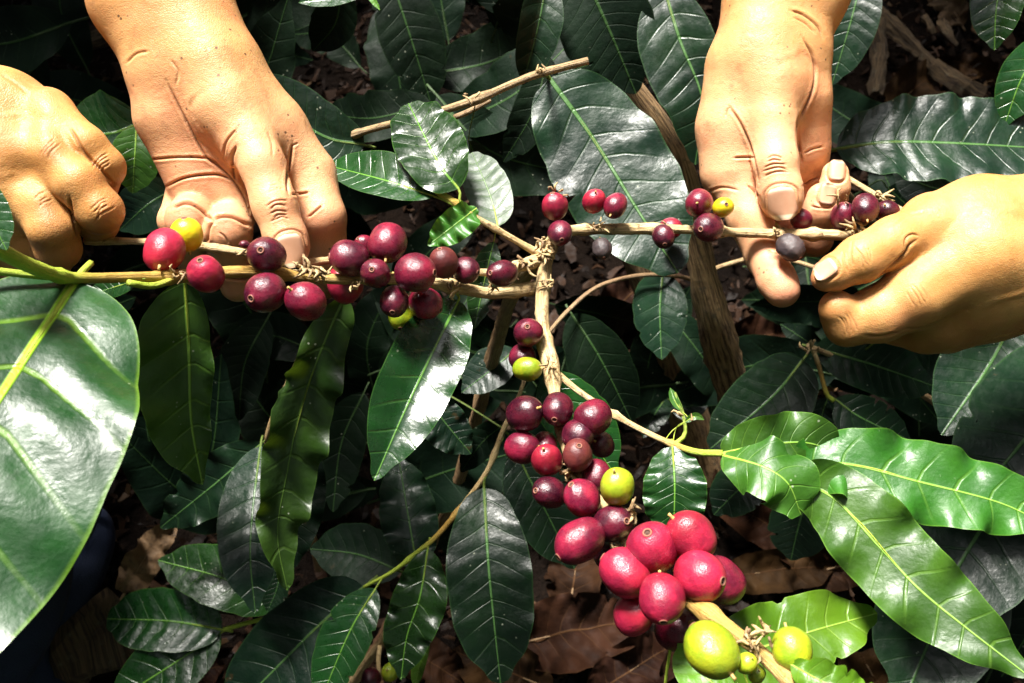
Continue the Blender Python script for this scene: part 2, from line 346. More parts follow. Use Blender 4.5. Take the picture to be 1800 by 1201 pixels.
def px_tube(pts, **kw):           # pts: (px, py, d, r_px, tint)
    W = [P(p[0], p[1], p[2]) for p in pts]; rad = [p[3] * K * p[2] for p in pts]
    return tube_geo(W, rad, [p[4] for p in pts], **kw)
def branch(parent, pts, mat=None, name='branch', bits=(), **kw):
    g = Geo(); V, F, at = px_tube(pts, **kw); g.add(V, F, at)
    r = np.random.default_rng(int(abs(pts[0][0] * 7 + pts[0][1])))
    for (bx, by, bd, nb, sz) in bits:                       # scraps of dry calyx and stalk at the nodes
        for _ in range(nb):
            p0 = P(bx + r.uniform(-9, 9), by + r.uniform(-7, 7), bd - r.uniform(0, .004)); dr = nrm(r.standard_normal(3)); q = p0 + dr * r.uniform(.3, 1.0) * sz
            mid = (p0 + q) / 2 + r.standard_normal(3) * sz * .15
            V, F, at = tube_geo([p0, mid, q], [sz * .06, sz * .10, sz * .03], [.75 + r.uniform(-.5, .45)] * 3, sides=5, n=5); g.add(V, F, at)
    me = g.build(name, [mat or TWIG]); o = link(name, me, parent)
    BR[o.name] = spline([cp(p[0], p[1], p[2]) for p in pts], 80)
    return o

# ------------------------------------------------------------------ leaves
def leaf_geo(sp, wl, wr, fold=0.25, curl=0.0, wave=0.0, wf=4.0, twist=0.0, corr=0.05, nv=9, nu=56, nw=9, pet=None, petr=None, pett=3.0, seed=0, a=0.62, b=0.72, twist2=None, tipcurl=0.0, up=0.0, bites=True):
    """sp: camera-space spine points (base to tip); wl, wr half widths in metres to the left/right of the spine as seen"""
    r = np.random.default_rng(seed)
    c = spline(sp, nu); t = nrm(np.gradient(c, axis=0)); tov = nrm(-c)
    tov = nrm(tov * (1 - up) + np.array([0, math.sin(TILT), math.cos(TILT)]) * up)
    s = nrm(np.cross(t, tov)); n = np.cross(s, t)
    u = np.linspace(0, 1, nu)
    tw = twist + ((twist2 - twist) * u if twist2 is not None else 0 * u)
    ct, st = np.cos(tw)[:, None], np.sin(tw)[:, None]
    s, n = s * ct + n * st, n * ct - s * st
    pk = (a / (a + b)) ** a * (b / (a + b)) ** b
    prof = (u + 1e-5) ** a * (1 - u + 1e-5) ** b / pk
    prof *= 1 - 0.25 * np.exp(-((u - 0.93) / 0.05) ** 2)
    prof[0] = max(prof[0], 0.02); prof[-1] = 0.012
    jag = 1 + 0.02 * np.interp(u, np.linspace(0, 1, 14), r.standard_normal(14))
    vv = np.concatenate([-np.cos(np.linspace(0, np.pi / 2, nw)) ** 0.8, np.cos(np.linspace(np.pi / 2, 0, nw))[1:] ** 0.8])
    m = len(vv); V = np.zeros((nu, m, 3)); wm = max(wl, wr); L = np.linalg.norm(np.diff(c, axis=0), axis=1).sum()
    UV = np.zeros((nu, m, 2)); PH = np.zeros((nu, m)); ED = np.zeros((nu, m))
    ph0, ph1 = r.uniform(0, 6.28, 2); ph2 = r.uniform(0, 6.28)
    bite = np.ones((2, nu))
    if bites and r.random() < .45:
        for _ in range(r.integers(1, 4)): bite[r.integers(0, 2)] *= 1 - r.uniform(.12, .4) * np.exp(-((u - r.uniform(.25, .9)) / r.uniform(.008, .022)) ** 2)
    vamp = r.uniform(.25, 1.35, (2, 40))
    for j, q in enumerate(vv):
        W = (wl if q < 0 else wr) * prof * jag * (bite[0 if q < 0 else 1] if abs(q) > .8 else 1); aq = abs(q)
        phase = nv * (u ** 0.92 + .016 * np.sin(8.2 * u + ph0) + .010 * np.sin(19 * u + ph2)) - nv * 0.55 * (aq * W) / L * 1.1 + (0.12 if q < 0 else 0.0) * (aq > 1e-6)
        fr = np.abs(((phase + .5) % 1) - .5) * 2
        pil = (fr ** 0.55 - .6) * np.sin(np.pi * min(aq, 1) ** 0.8) * corr * wm * np.clip(prof, 0, 1) * np.interp(phase, np.arange(40) - 5, vamp[0 if q < 0 else 1])
        side = ph0 if q < 0 else ph1
        wv = wave * (np.sin(2 * np.pi * wf * u + side) + .5 * np.sin(2 * np.pi * wf * 1.9 * u + side * 2 + ph2)) * aq ** 2.2 * np.clip(prof * 1.3, 0, 1)
        hgt = W * aq * math.sin(fold) + W * curl * aq * aq + pil + wv
        V[:, j] = c + s * (W * q * math.cos(fold))[:, None] + n * hgt[:, None]
        UV[:, j, 0] = u; UV[:, j, 1] = np.sign(q) * aq * prof * (wl if q < 0 else wr) / wm; PH[:, j] = phase; ED[:, j] = aq
    if tipcurl: V -= (n * (tipcurl * L * (np.clip(u - .6, 0, 1) ** 2))[:, None])[:, None]
    I = np.arange(nu * m).reshape(nu, m)
    F = np.stack([I[:-1, :-1], I[:-1, 1:], I[1:, 1:], I[1:, :-1]], -1).reshape(-1, 4).tolist()
    g = Geo(); g.add(V.reshape(-1, 3), F, dict(phase=PH.ravel(), edge=ED.ravel()))
    uvs = [UV.reshape(-1, 2)]
    pr = petr or wm * 0.035
    if pet is None: pet = [c[0] - t[0] * L * 0.09 - n[0] * L * 0.02, c[0] - t[0] * L * 0.04 - n[0] * L * .006]
    e = c[int(nu * .5)]; nb = n * pr * 0.55
    V2, F2, at2 = tube_geo([*pet, c[0] - nb[0], c[int(nu * .25)] - nb[int(nu * .25)], e - nb[int(nu * .5)]], [pr * 1.1] * len(pet) + [pr, pr * .7, pr * .35], pett, sides=6, n=26)
    g.add(V2, F2, at2, 1); uvs.append(np.zeros((len(V2), 2)))
    # make the side facing the viewer the front face
    return g, np.vstack(uvs)
LEAF_N = [0]
def leaf_mesh(g, uv, mat, world=True):
    if world: g.v = [c2w(x) for x in g.v]
    me = g.build('leaf', [LM[mat] if isinstance(mat, str) else mat, TWIG])
    ul = me.uv_layers.new(name='UVMap'); idx = np.zeros(len(me.loops), np.int32); me.loops.foreach_get('vertex_index', idx)
    ul.data.foreach_set('uv', uv[idx].astype(np.float32).ravel()); return me
def leaf(parent, sp, wl, wr=None, mat='dark', pet=None, hz=None, **kw):
    """sp: (px, py, d) base to tip; widths in photo pixels"""
    wr = wl if wr is None else wr; LEAF_N[0] += 1
    q = random.Random(LEAF_N[0] * 13 + 5).uniform(.05, .8) if hz is None else hz; kw.setdefault('up', q); kw.setdefault('nv', 7 + LEAF_N[0] * 5 % 4)
    sp = [(p[0], p[1], p[2] - q * .577 * (p[1] - sp[0][1]) * K * p[2]) for p in sp]      # most leaves lie towards the horizontal
    d = sum(p[2] for p in sp) / len(sp); kw.setdefault('seed', LEAF_N[0])
    kw.setdefault('pett', {'dark': 3.7, 'shaded': 4.0, 'mid': 3.4, 'olive': 3.5}.get(mat, 3.0))
    if pet is not None: pet = [cp(*p) for p in pet]
    elif parent.name in BR:                                  # the stalk runs to the nearest point of its branch
        b0 = cp(*sp[0]); bp = BR[parent.name]; dd = np.linalg.norm(bp - b0, axis=1); near_ = bp[dd.argmin()]
        if .012 < dd.min() < .075:
            back = nrm(b0 - cp(*sp[1])); pet = [near_, near_ * .55 + b0 * .45 + back * dd.min() * .12 + np.array([0, 0, -.004]), b0 + back * min(.012, dd.min() * .3)]
    g, uv = leaf_geo([cp(*p) for p in sp], wl * K * d, wr * K * d, pet=pet, **kw)
    return link('leaf', leaf_mesh(g, uv, mat), parent)

# ------------------------------------------------------------------ berries
def berry_mesh(mat, elong=1.0, seed=0, dry=False):
    r = np.random.default_rng(seed); g = Geo(); ns = 28; ph_ = r.uniform(0, 6.28, 2)
    prof = []
    for th in np.linspace(0, np.pi, 22)[0:20]:               # from stalk (z=-1) to the navel rim
        prof.append((math.sin(th) ** 0.94, -math.cos(th) * elong))
    zr = prof[-1][1]
    prof[0] = (0.05, -elong * .985)
    prof += [(0.225, elong * .982), (0.20, elong * 1.0)]
    ring = [(0.20, elong * 1.0), (0.185, elong * 1.03), (0.155, elong * 1.035), (0.12, elong * 1.01)]
    pit = [(0.12, elong * 1.01), (0.10, elong * .955), (0.05, elong * .95), (0.045, elong * 1.0), (0.004, elong * 1.0)]
    stalk = [(0.004, -elong * 1.22), (0.075, -elong * 1.21), (0.065, -elong * 1.08), (0.10, -elong * .97)]
    th = np.linspace(0, 2 * np.pi, ns, endpoint=False)
    def rev(pr, mi, lump=0.0):
        p = np.array(pr); m = len(p)
        zz_ = p[:, 1][:, None]; rr = p[:, 0][:, None] * (1 + lump * np.cos(2 * th + 1.0)[None] + lump * .8 * np.sin(th[None] * 1 + 2.2 * zz_ + ph_[0]) + lump * .5 * np.cos(3 * th[None] + 3 * zz_ + ph_[1]))
        if dry: rr = rr * (1 + 0.05 * r.standard_normal((1, ns)) + 0.03 * r.standard_normal((m, ns)))
        V = np.stack([rr * np.cos(th), rr * np.sin(th), np.repeat(p[:, 1][:, None], ns, 1)], -1).reshape(-1, 3)
        J = np.arange(m * ns).reshape(m, ns); F = np.stack([J[:-1], np.roll(J, -1, 1)[:-1], np.roll(J, -1, 1)[1:], J[1:]], -1).reshape(-1, 4).tolist()
        g.add(V, F, dict(tint=np.full(m * ns, 1.6)), mi)
    rev(prof, 0, 0.035); rev(ring, 1); rev(pit, 2); rev(stalk, 3)
    return g.build('berry', [BM[mat], NAVEL, NAVEL_D, TWIG])
BERRY = {}
def berry(parent, x, y, dia, col, d, tip=(0, 0), front=True, el=None):
    el = el or rng.choice([1.09, 1.14, 1.19, 1.24])
    key = (col, round(el, 2))
    if key not in BERRY: BERRY[key] = berry_mesh(col, el, len(BERRY), col == 'dry')
    o = link('berry', BERRY[key], parent); r = dia / 2 * K * d
    tz = math.sqrt(max(0.02, 1 - tip[0] ** 2 - tip[1] ** 2)) * (1 if front else -1)
    ax = Vector((MW @ np.array([tip[0], -tip[1], tz])).tolist()).normalized()
    q = ax.to_track_quat('Z', 'Y') @ Vector((0, 0, 1)).rotation_difference(Vector((0, 0, 1)))
    o.rotation_mode = 'QUATERNION'; q2 = q.copy(); q2.rotate(Matrix.Rotation(rng.uniform(0, 6.28), 3, ax)); o.rotation_quaternion = q2
    o.location = P(x, y, d).tolist(); o.scale = (r, r * rng.uniform(.96, 1.03), r)
    return o

# ------------------------------------------------------------------ the fruiting coffee plant
def plant(base, label, group=None):
    o = empty('coffee_plant', base); tag(o, label, 'coffee plant', group); return o
PM = plant(G(760, 990), 'coffee plant whose pale forked branches are laden with red and maroon cherries')
stem = branch(PM, [(620, 1215, .80, 13, 0), (690, 1090, .76, 12, 0), (770, 930, .70, 11, .2), (805, 850, .66, 11, .3), (842, 715, .60, 11, .3), (872, 610, .54, 12, .3), (900, 520, .49, 13, .6), (935, 470, .46, 15, .9), (957, 440, .452, 17, 1)], name='stem', rough=.1, sides=12)
J = (957, 440, .45)
bl = branch(PM, [(962, 505, .452, 15, 1), (905, 512, .446, 11, 1), (860, 516, .44, 10.5, 1), (800, 505, .432, 10, 1), (740, 495, .42, 10, 1), (660, 489, .408, 10.5, 1.3), (590, 491, .40, 10, 1.6), (505, 484, .393, 10.5, 2), (440, 478, .388, 10, 2), (380, 480, .382, 10, 2), (315, 486, .374, 11, 2), (230, 488, .358, 9, 2), (150, 489, .343, 10, 2.4), (110, 486, .335, 11, 2.9), (50, 466, .318, 14, 3), (-30, 425, .30, 15, 3)],
    n=130, rough=.05, sides=14, knots=[(.07, .25, .012), (.2, .35, .012), (.36, .4, .014), (.515, .5, .014), (.69, .6, .012), (.86, .35, .012)],
    bits=[(800, 507, .426, 10, .007), (725, 500, .415, 8, .006), (560, 478, .392, 16, .008), (535, 470, .388, 10, .009), (625, 505, .40, 8, .005), (320, 480, .368, 6, .006), (870, 505, .436, 8, .006), (440, 440, .385, 3, .006)])
branch(bl, [(137, 489, .342, 8, 2.6), (60, 484, .33, 7, 3), (-30, 474, .32, 7, 3)], name='twig')
branch(bl, [(318, 482, .375, 7, 2), (290, 497, .366, 6, 2.6), (262, 503, .36, 6, 2.9), (225, 497, .352, 6, 2.9)], name='twig', sides=8)
bt = branch(PM, [(955, 455, .45, 12, 1), (905, 470, .442, 10, 1), (880, 480, .44, 8, .9), (840, 478, .44, 6, .8)], rough=.12, name='branch', bits=[(925, 462, .442, 14, .008), (900, 470, .44, 10, .007), (955, 440, .445, 14, .008), (965, 425, .445, 10, .008)])
bw = branch(PM, [(600, 455, .425, 6, 1), (520, 462, .41, 7, 1), (440, 446, .40, 7, 1), (345, 432, .398, 7, 1), (250, 425, .40, 7, 1), (150, 424, .405, 8, 1)], rough=.1, name='branch', bits=[(300, 425, .396, 4, .006)])
brr = branch(PM, [(960, 450, .45, 15, 1), (975, 418, .45, 11, 1), (1010, 405, .452, 9, 1), (1100, 403, .456, 9.5, 1), (1185, 403, .458, 8, 1), (1260, 407, .458, 8.5, 1), (1345, 411, .457, 8.5, 1), (1420, 412, .456, 9, 1), (1500, 414, .455, 8.5, 1), (1580, 412, .458, 8, 1), (1700, 400, .47, 8, 1)],
    n=110, rough=.05, sides=12, knots=[(.12, .25, .012), (.27, .35, .012), (.42, .4, .012), (.55, .35, .012), (.62, .5, .012), (.7, .25, .01)],
    bits=[(1050, 398, .45, 10, .006), (1175, 402, .452, 7, .005), (1365, 407, .45, 9, .006), (1510, 400, .45, 12, .008), (975, 340, .441, 8, .006), (1240, 400, .452, 6, .005), (1480, 350, .45, 4, .007)])
branch(brr, [(1488, 312, .50, 5, 1), (1530, 338, .495, 5.5, 1), (1580, 368, .49, 6, 1), (1640, 400, .49, 6, 1)], name='twig', bits=[(1548, 348, .488, 10, .010)])
bd = branch(PM, [(958, 425, .451, 13, 1), (957, 470, .449, 13, 1), (953, 545, .443, 12.5, 1), (957, 600, .437, 12.5, 1), (968, 640, .43, 15, 1), (975, 690, .422, 11, 1), (985, 745, .412, 11.5, 1), (1003, 800, .402, 12, 1.1), (1030, 850, .392, 12, 1.2), (1075, 915, .38, 12, 1.3), (1120, 970, .366, 13, 1.4), (1190, 1040, .345, 13, 1.7), (1240, 1075, .331, 15, 1.8), (1300, 1118, .318, 14, 1.8), (1340, 1150, .311, 14, 1.7), (1400, 1210, .298, 15, 1.6)],
    n=120, rough=.05, sides=14, knots=[(.02, .3, .02), (.2, .25, .012), (.29, .3, .014), (.4, .3, .014), (.52, .3, .014), (.84, .35, .014)],
    bits=[(985, 745, .405, 12, .007), (1000, 830, .394, 16, .009), (1110, 900, .37, 10, .008), (1315, 1125, .309, 12, .007), (1325, 1140, .305, 8, .006), (967, 640, .424, 8, .007), (958, 440, .443, 12, .008), (960, 500, .443, 8, .006), (1080, 960, .37, 6, .006), (1345, 1113, .309, 7, .007)])
by = branch(PM, [(968, 648, .432, 7.38, 1), (1020, 690, .428, 5.74, 1), (1090, 735, .42, 5.74, 1), (1140, 762, .415, 5.33, 1.2), (1182, 781, .41, 5.74, 1.8), (1225, 795, .403, 6.15, 2.9), (1270, 797, .398, 6.15, 3)], knots=[(.42, .7, .02), (.74, .4, .02)], sides=12, name='branch')
branch(by, [(1185, 782, .41, 5, 3.0), (1203, 766, .412, 4, 3.3), (1203, 740, .416, 3, 3.5), (1196, 715, .418, 3.5, 3.6), (1186, 690, .42, 2, 3.6)], name='shoot', bits=[(1205, 735, .412, 4, .006)], sides=8)
bu = branch(PM, [(950, 448, .45, 8, 1), (910, 425, .446, 6, 1), (872, 403, .443, 6, 1), (835, 382, .44, 6, 1.2), (808, 362, .438, 7, 2), (770, 338, .436, 6, 2.8), (745, 322, .436, 3, 3)], sides=10, knots=[(.4, .3, .03), (.7, .4, .03)], name='branch')

# leaves of the fruiting plant
leaf(bl, [(132, 494, .342), (20, 665, .31), (-150, 935, .29), (-390, 1330, .29)], 246, 240, 'near', hz=.42, bites=False, fold=.06, curl=.03, wave=.004, wf=2.5, corr=.08, nv=7, twist=0, petr=.0013, a=.5, b=.5, nu=80, nw=14)
leaf(bl, [(-70, 300, .30), (-20, 380, .30), (12, 440, .30)], 40, 40, 'mid')
leaf(bl, [(245, 492, .36), (200, 505, .365), (150, 522, .37)], 20, 20, 'mid', fold=.2)
leaf(bl, [(325, 495, .46), (332, 620, .47), (336, 740, .48), (356, 852, .49)], 40, 92, 'young', hz=0, fold=.15, wave=.002, wf=3, twist=.2, corr=.05, a=.5)
leaf(bl, [(806, 528, .432), (770, 600, .425), (715, 715, .42), (658, 845, .425)], 68, 74, 'gloss', hz=.75, up=0, fold=.38, curl=-.02, wave=.0008, corr=.02, nv=8, bites=False, pet=[(800, 505, .434), (803, 516, .432)])
leaf(bl, [(606, 520, .445), (565, 615, .45), (528, 720, .46), (503, 840, .47), (488, 940, .475), (505, 1038, .48)], 58, 52, 'olive', hz=.1, fold=.3, wave=.005, wf=4.5, corr=.03, a=.5, b=.6, twist=.25)
leaf(by, [(1198, 722, .417), (1186, 705, .418), (1178, 682, .42)], 8, 8, 'young', fold=.4)
leaf(by, [(1204, 742, .415), (1222, 732, .414), (1238, 738, .414)], 7, 7, 'young', fold=.4)
leaf(bu, [(806, 332, .435), (770, 285, .435), (718, 182, .45)], 62, 64, 'mid', fold=.22, corr=.03, wave=.001, a=.48, b=.5, pet=[(812, 365, .436), (808, 350, .435)])
leaf(bu, [(763, 345, .436), (680, 318, .44), (572, 290, .46)], 42, 52, 'mid', fold=.25, corr=.06, twist=-.15, pet=[(800, 363, .437), (782, 353, .436)])
leaf(bu, [(875, 398, .443), (862, 345, .448), (830, 268, .46)], 40, 40, 'under', fold=.1, corr=.08, nv=8, a=.45, b=.5, pet=[(875, 405, .443), (875, 402, .443)])
leaf(bu, [(838, 366, .44), (800, 395, .435), (752, 432, .435)], 32, 30, 'young', fold=.3, wave=.003, twist=.2, pet=[(826, 372, .44), (832, 369, .44)])
leaf(bu, [(868, 425, .45), (850, 500, .455), (834, 578, .46)], 26, 28, 'mid', fold=.3, twist=.1, pet=[(872, 404, .444), (870, 415, .447)])
leaf(by, [(1182, 785, .408), (1186, 855, .404), (1184, 940, .41)], 56, 56, 'mid', fold=.2, curl=-.12, corr=.02, a=.5, b=.45, wave=.0012)
leaf(by, [(1268, 797, .40), (1330, 785, .392), (1410, 778, .39), (1475, 795, .395)], 54, 66, 'young', hz=.3, bites=False, fold=.1, wave=.0035, wf=2.2, corr=.012, a=.45, b=.4, twist=-.2)
leaf(by, [(1270, 800, .398), (1340, 820, .385), (1385, 850, .382), (1408, 905, .388)], 66, 58, 'young', hz=.3, bites=False, fold=.12, wave=.0035, wf=2.0, corr=.012, a=.5, b=.4, twist=.3, curl=-.25)
leaf(by, [(1392, 832, .392), (1480, 815, .386), (1620, 848, .38), (1760, 885, .375), (1860, 935, .37)], 76, 72, 'young', hz=.3, bites=False, fold=.08, wave=.0042, wf=4, corr=.012, a=.4, b=.5, twist=.1, nu=80)
leaf(by, [(1390, 842, .392), (1465, 875, .384), (1545, 960, .376), (1615, 1035, .368), (1700, 1105, .36), (1810, 1190, .35)], 78, 74, 'young', hz=.3, bites=False, fold=.08, wave=.0042, wf=4, corr=.012, a=.42, b=.62, twist=-.1, nu=80)
leaf(by, [(1450, 840, .40), (1520, 880, .405), (1580, 930, .41)], 45, 40, 'young', fold=.25, wave=.003)
leaf(bd, [(1215, 1200, .36), (1310, 1150, .365), (1420, 1112, .37), (1542, 1078, .375)], 72, 70, 'lime', fold=.2, wave=.003, wf=3, corr=.05, a=.5, b=.55, nv=8)
leaf(bd, [(1290, 1220, .33), (1240, 1190, .335), (1195, 1125, .34)], 48, 40, 'lime', fold=.2)
leaf(bd, [(1390, 1168, .30), (1450, 1200, .295), (1580, 1260, .29)], 40, 40, 'lime', fold=.3, wave=.002)
leaf(bd, [(962, 655, .45), (1000, 720, .452), (1082, 835, .46)], 62, 58, 'mid', fold=.2, corr=.05)

for b_ in [(288, 440, 72, 'red', .372, (-.1, -.7), False), (328, 413, 56, 'yellow', .385, (0, -.9)), (362, 482, 61, 'red', .366, (-.02, -.6)),
           (468, 448, 66, 'maroon', .380, (0, -.12)), (467, 515, 72, 'maroon', .374, (-.42, .3)), (537, 530, 70, 'wine', .374, (.5, .5), False),
           (606, 500, 62, 'red', .414, (0, .9), False), (614, 454, 65, 'maroon', .398, (-.92, -.05)), (681, 427, 67, 'wine', .404, (0, -.8), False),
           (642, 432, 36, 'wine', .425, (-.5, -.5)), (661, 481, 52, 'maroon', .39, (-.1, -.15)), (730, 480, 69, 'wine', .393, (.93, .02)),
           (780, 462, 50, 'brown', .415, (-.2, -.75)), (819, 475, 47, 'maroon', .423, (.85, .2)), (883, 481, 49, 'maroon', .428, (-.68, .02)),
           (693, 530, 52, 'maroon', .397, (0, .62)), (748, 533, 56, 'wine', .41, (.85, .4)), (706, 556, 46, 'green', .418, (0, .8)), (430, 430, 15, 'maroon', .38, (-.9, 0))]: berry(bl, *b_)
for b_ in [(975, 363, 46, 'red', .44, (-.2, -.85)), (984, 410, 43, 'maroon', .436, (.1, .55)), (1045, 354, 42, 'red', .448, (0, .5), False),
           (1082, 362, 43, 'wine', .444, (.4, -.7), False), (1058, 437, 33, 'dry', .448, (.1, .85)), (1166, 416, 41, 'maroon', .445, (0, .7)),
           (1179, 402, 40, 'red', .468, (0, -.4), False), (1229, 357, 50, 'wine', .452, (.3, -.15), False), (1245, 400, 51, 'maroon', .443, (-.6, .2)),
           (1271, 365, 36, 'yellow', .445, (.05, -.15)), (1355, 408, 38, 'green', .472, (-.4, 0), False), (1408, 386, 37, 'wine', .462, (.4, .5), False),
           (1389, 435, 44, 'dry', .446, (.5, .75)), (1482, 380, 43, 'maroon', .455, (0, -.8)), (1521, 366, 47, 'maroon', .446, (.1, -.8), False), (1560, 372, 40, 'maroon', .456, (.5, .3), False)]: berry(brr, *b_)
for b_ in [(928, 585, 50, 'maroon', .43, (-.05, -.35)), (918, 629, 47, 'maroon', .437, (-.4, -.3), False), (927, 649, 45, 'green', .424, (-.9, .1), False, 1.16),
           (922, 727, 60, 'maroon', .402, (-.6, .3), False), (980, 719, 54, 'maroon', .402, (-.2, .5)), (1042, 734, 63, 'wine', .398, (.5, -.5), False),
           (918, 787, 55, 'wine', .402, (-.9, .1), False, 1.15), (957, 785, 48, 'wine', .408, (0, -.5), False), (962, 809, 53, 'red', .39, (.2, .6), False),
           (1016, 765, 55, 'maroon', .396, (0, -.5), False), (1015, 800, 55, 'brown', .386, (.05, -.62)), (1057, 781, 45, 'maroon', .41, (.5, .3), False),
           (966, 866, 55, 'maroon', .384, (-.75, -.2)), (1023, 876, 63, 'wine', .376, (-.55, -.72)), (1048, 836, 50, 'wine', .39, (0, -.7), False),
           (1085, 856, 61, 'green', .37, (.2, .75), False, 1.2), (1077, 920, 62, 'maroon', .371, (.5, -.25)), (1019, 951, 74, 'wine', .364, (-.78, .5)),
           (1073, 976, 54, 'maroon', .384, (-.3, .3), False), (1147, 964, 84, 'red', .346, (-.28, -.68)), (1215, 943, 76, 'red', .346, (.7, .7), False),
           (1099, 1007, 82, 'red', .344, (-.8, -.5), False), (1230, 1013, 82, 'red', .336, (.68, 0)), (1268, 1020, 76, 'wine', .36, (.6, .6), False),
           (1163, 1052, 75, 'red', .33, (-.05, .7)), (1114, 1080, 66, 'red', .35, (-.4, .6), False), (1193, 1106, 74, 'wine', .356, (-.3, .5), False),
           (1251, 1142, 87, 'green', .306, (-.5, -.6), False), (1392, 1141, 66, 'green', .306, (.1, .82)), (1312, 1166, 35, 'green', .306, (-.2, .6), False), (1330, 1185, 30, 'green', .312, (0, .6), False)]:
    berry(bd, b_[0], b_[1], b_[2] * (1.07 if b_[1] > 900 else 1.03), *b_[3:])

# ------------------------------------------------------------------ other coffee plants
PT = plant(G(1290, 800), 'coffee plant with two thick brown ridged trunks behind the forked fruiting branch')
tr1 = branch(PT, [(1330, 880, .86, 27, 0), (1312, 800, .79, 27, 0), (1287, 690, .71, 27, 0), (1262, 590, .66, 27, 0), (1240, 490, .63, 27, 0), (1222, 400, .615, 27, 0), (1195, 290, .61, 26, 0), (1120, 170, .605, 25, 0), (1040, 85, .6, 24, 0), (990, 20, .58, 22, 0)], BARK, 'trunk', rough=.10, sides=16)
tr2 = branch(PT, [(1250, 870, .90, 36, 0), (1222, 770, .86, 32, 0), (1200, 700, .83, 32, 0), (1178, 620, .80, 32, 0), (1150, 520, .76, 30, 0), (1100, 380, .73, 28, 0), (1060, 250, .72, 24, 0)], BARK, 'trunk', rough=.10, sides=16)
tb1 = branch(tr1, [(1245, 500, .725, 5, .2), (1190, 486, .66, 3.5, .3), (1120, 485, .64, 3.8, .3), (1050, 505, .62, 4, .3), (1000, 545, .61, 4, .4), (960, 590, .60, 3.5, .4)], name='twig', sides=8)
tb2 = branch(tr1, [(1235, 480, .71, 4, .5), (1290, 462, .70, 4.5, .6), (1350, 450, .69, 4.5, .6), (1430, 470, .68, 4, .6), (1500, 500, .68, 4, .5)], name='twig', sides=8)
tb3 = branch(tr2, [(1300, 660, .84, 4, .5), (1360, 630, .80, 4.5, .6), (1440, 603, .78, 5, .6), (1520, 590, .77, 4, .6)], name='twig', sides=8)
leaf(tb1, [(1165, 478, .66), (1160, 545, .655), (1163, 632, .66)], 48, 52, 'dark', fold=.2, corr=.06, twist=.2)
leaf(tb1, [(1005, 553, .62), (1055, 630, .62), (1112, 745, .63)], 52, 60, 'shaded', hz=0, fold=.2, twist=-.2, corr=.02)
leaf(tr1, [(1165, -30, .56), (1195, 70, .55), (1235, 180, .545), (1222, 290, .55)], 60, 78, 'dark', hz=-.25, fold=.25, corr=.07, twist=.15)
leaf(tr1, [(1020, -60, .57), (1070, 50, .565), (1118, 165, .57)], 85, 85, 'shaded', hz=-.25, fold=.2, corr=.04, twist=-.1)
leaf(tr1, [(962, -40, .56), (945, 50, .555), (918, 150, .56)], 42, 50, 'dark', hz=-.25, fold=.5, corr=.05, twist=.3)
leaf(tr1, [(965, 100, .58), (935, 200, .58), (885, 285, .59)], 40, 36, 'shaded', hz=-.25, fold=.3, twist=-.2)
leaf(tr2, [(1185, 705, .80), (1210, 715, .79), (1245, 695, .79)], 25, 25, 'dark', fold=.3)
leaf(tr2, [(1170, 700, .80), (1150, 730, .79), (1130, 770, .79)], 25, 25, 'dark', fold=.3)
leaf(tr1, [(1320, 470, .8), (1380, 480, .82), (1450, 500, .84)], 40, 40, 'shaded')

PU = plant(G(420, 120), 'coffee plant behind the upper hands with a bare cut brown twig')
ub = branch(PU, [(300, 420, .70, 7, .3), (450, 330, .56, 7, .4), (560, 262, .50, 6, .5), (640, 231, .475, 6.2, .5), (740, 205, .465, 6.5, .5), (830, 178, .46, 7, .52), (905, 146, .458, 6.6, .52), (950, 129, .457, 7, .52), (1034, 107, .456, 6.5, .45)], sides=12, knots=[(.69, .4, .012), (.86, .5, .012)], bits=[(828, 172, .455, 5, .007), (948, 125, .452, 6, .007)], rough=.04)
branch(ub, [(798, 207, .474, 5, .3), (825, 196, .474, 5, .4), (862, 176, .475, 4, .4)], name='twig', sides=8)
leaf(ub, [(966, 138, .500), (1040, 240, .508), (1120, 368, .512), (1192, 480, .515)], 104, 104, 'dark', hz=.62, twist=-.1, fold=.10, curl=-.05, corr=.045, nv=9, a=.42, b=.5, wave=.0018, wf=3, pet=[(950, 130, .457), (958, 133, .478)], petr=.0012)
leaf(ub, [(824, 248, .48), (845, 300, .50), (870, 360, .51)], 26, 26, 'dark', fold=.5, pet=[(838, 172, .46), (832, 200, .465)], twist=.5)
leaf(ub, [(640, 255, .48), (560, 235, .475), (430, 140, .47)], 78, 60, 'dark', hz=-.25, fold=.3, curl=-.1, corr=.03, twist=-.25, a=.45, b=.45)
leaf(ub, [(250, 215, .56), (190, 235, .56), (110, 230, .56)], 60, 75, 'mid', fold=.15, corr=.05)
leaf(ub, [(240, 222, .53), (237, 275, .53), (233, 340, .54)], 42, 38, 'young', fold=.2, corr=.04)
leaf(ub, [(310, 330, .58), (260, 360, .57), (210, 405, .58)], 42, 45, 'dark', fold=.2, corr=.05)
leaf(ub, [(600, -30, .58), (590, 40, .59), (550, 90, .6)], 35, 45, 'shaded', hz=-.25, fold=.3)
leaf(ub, [(650, -20, .5), (590, -5, .5), (525, 5, .5)], 22, 22, 'mid', fold=.3)
leaf(ub, [(640, -20, .48), (655, 0, .48), (668, 18, .48)], 6, 6, 'lime', fold=.3)
leaf(ub, [(680, -60, .68), (720, 60, .68), (760, 190, .69)], 60, 55, 'shaded', hz=-.25, fold=.2)
leaf(ub, [(330, 120, .68), (400, 190, .7), (480, 260, .7)], 55, 55, 'shaded', hz=-.25, fold=.2)

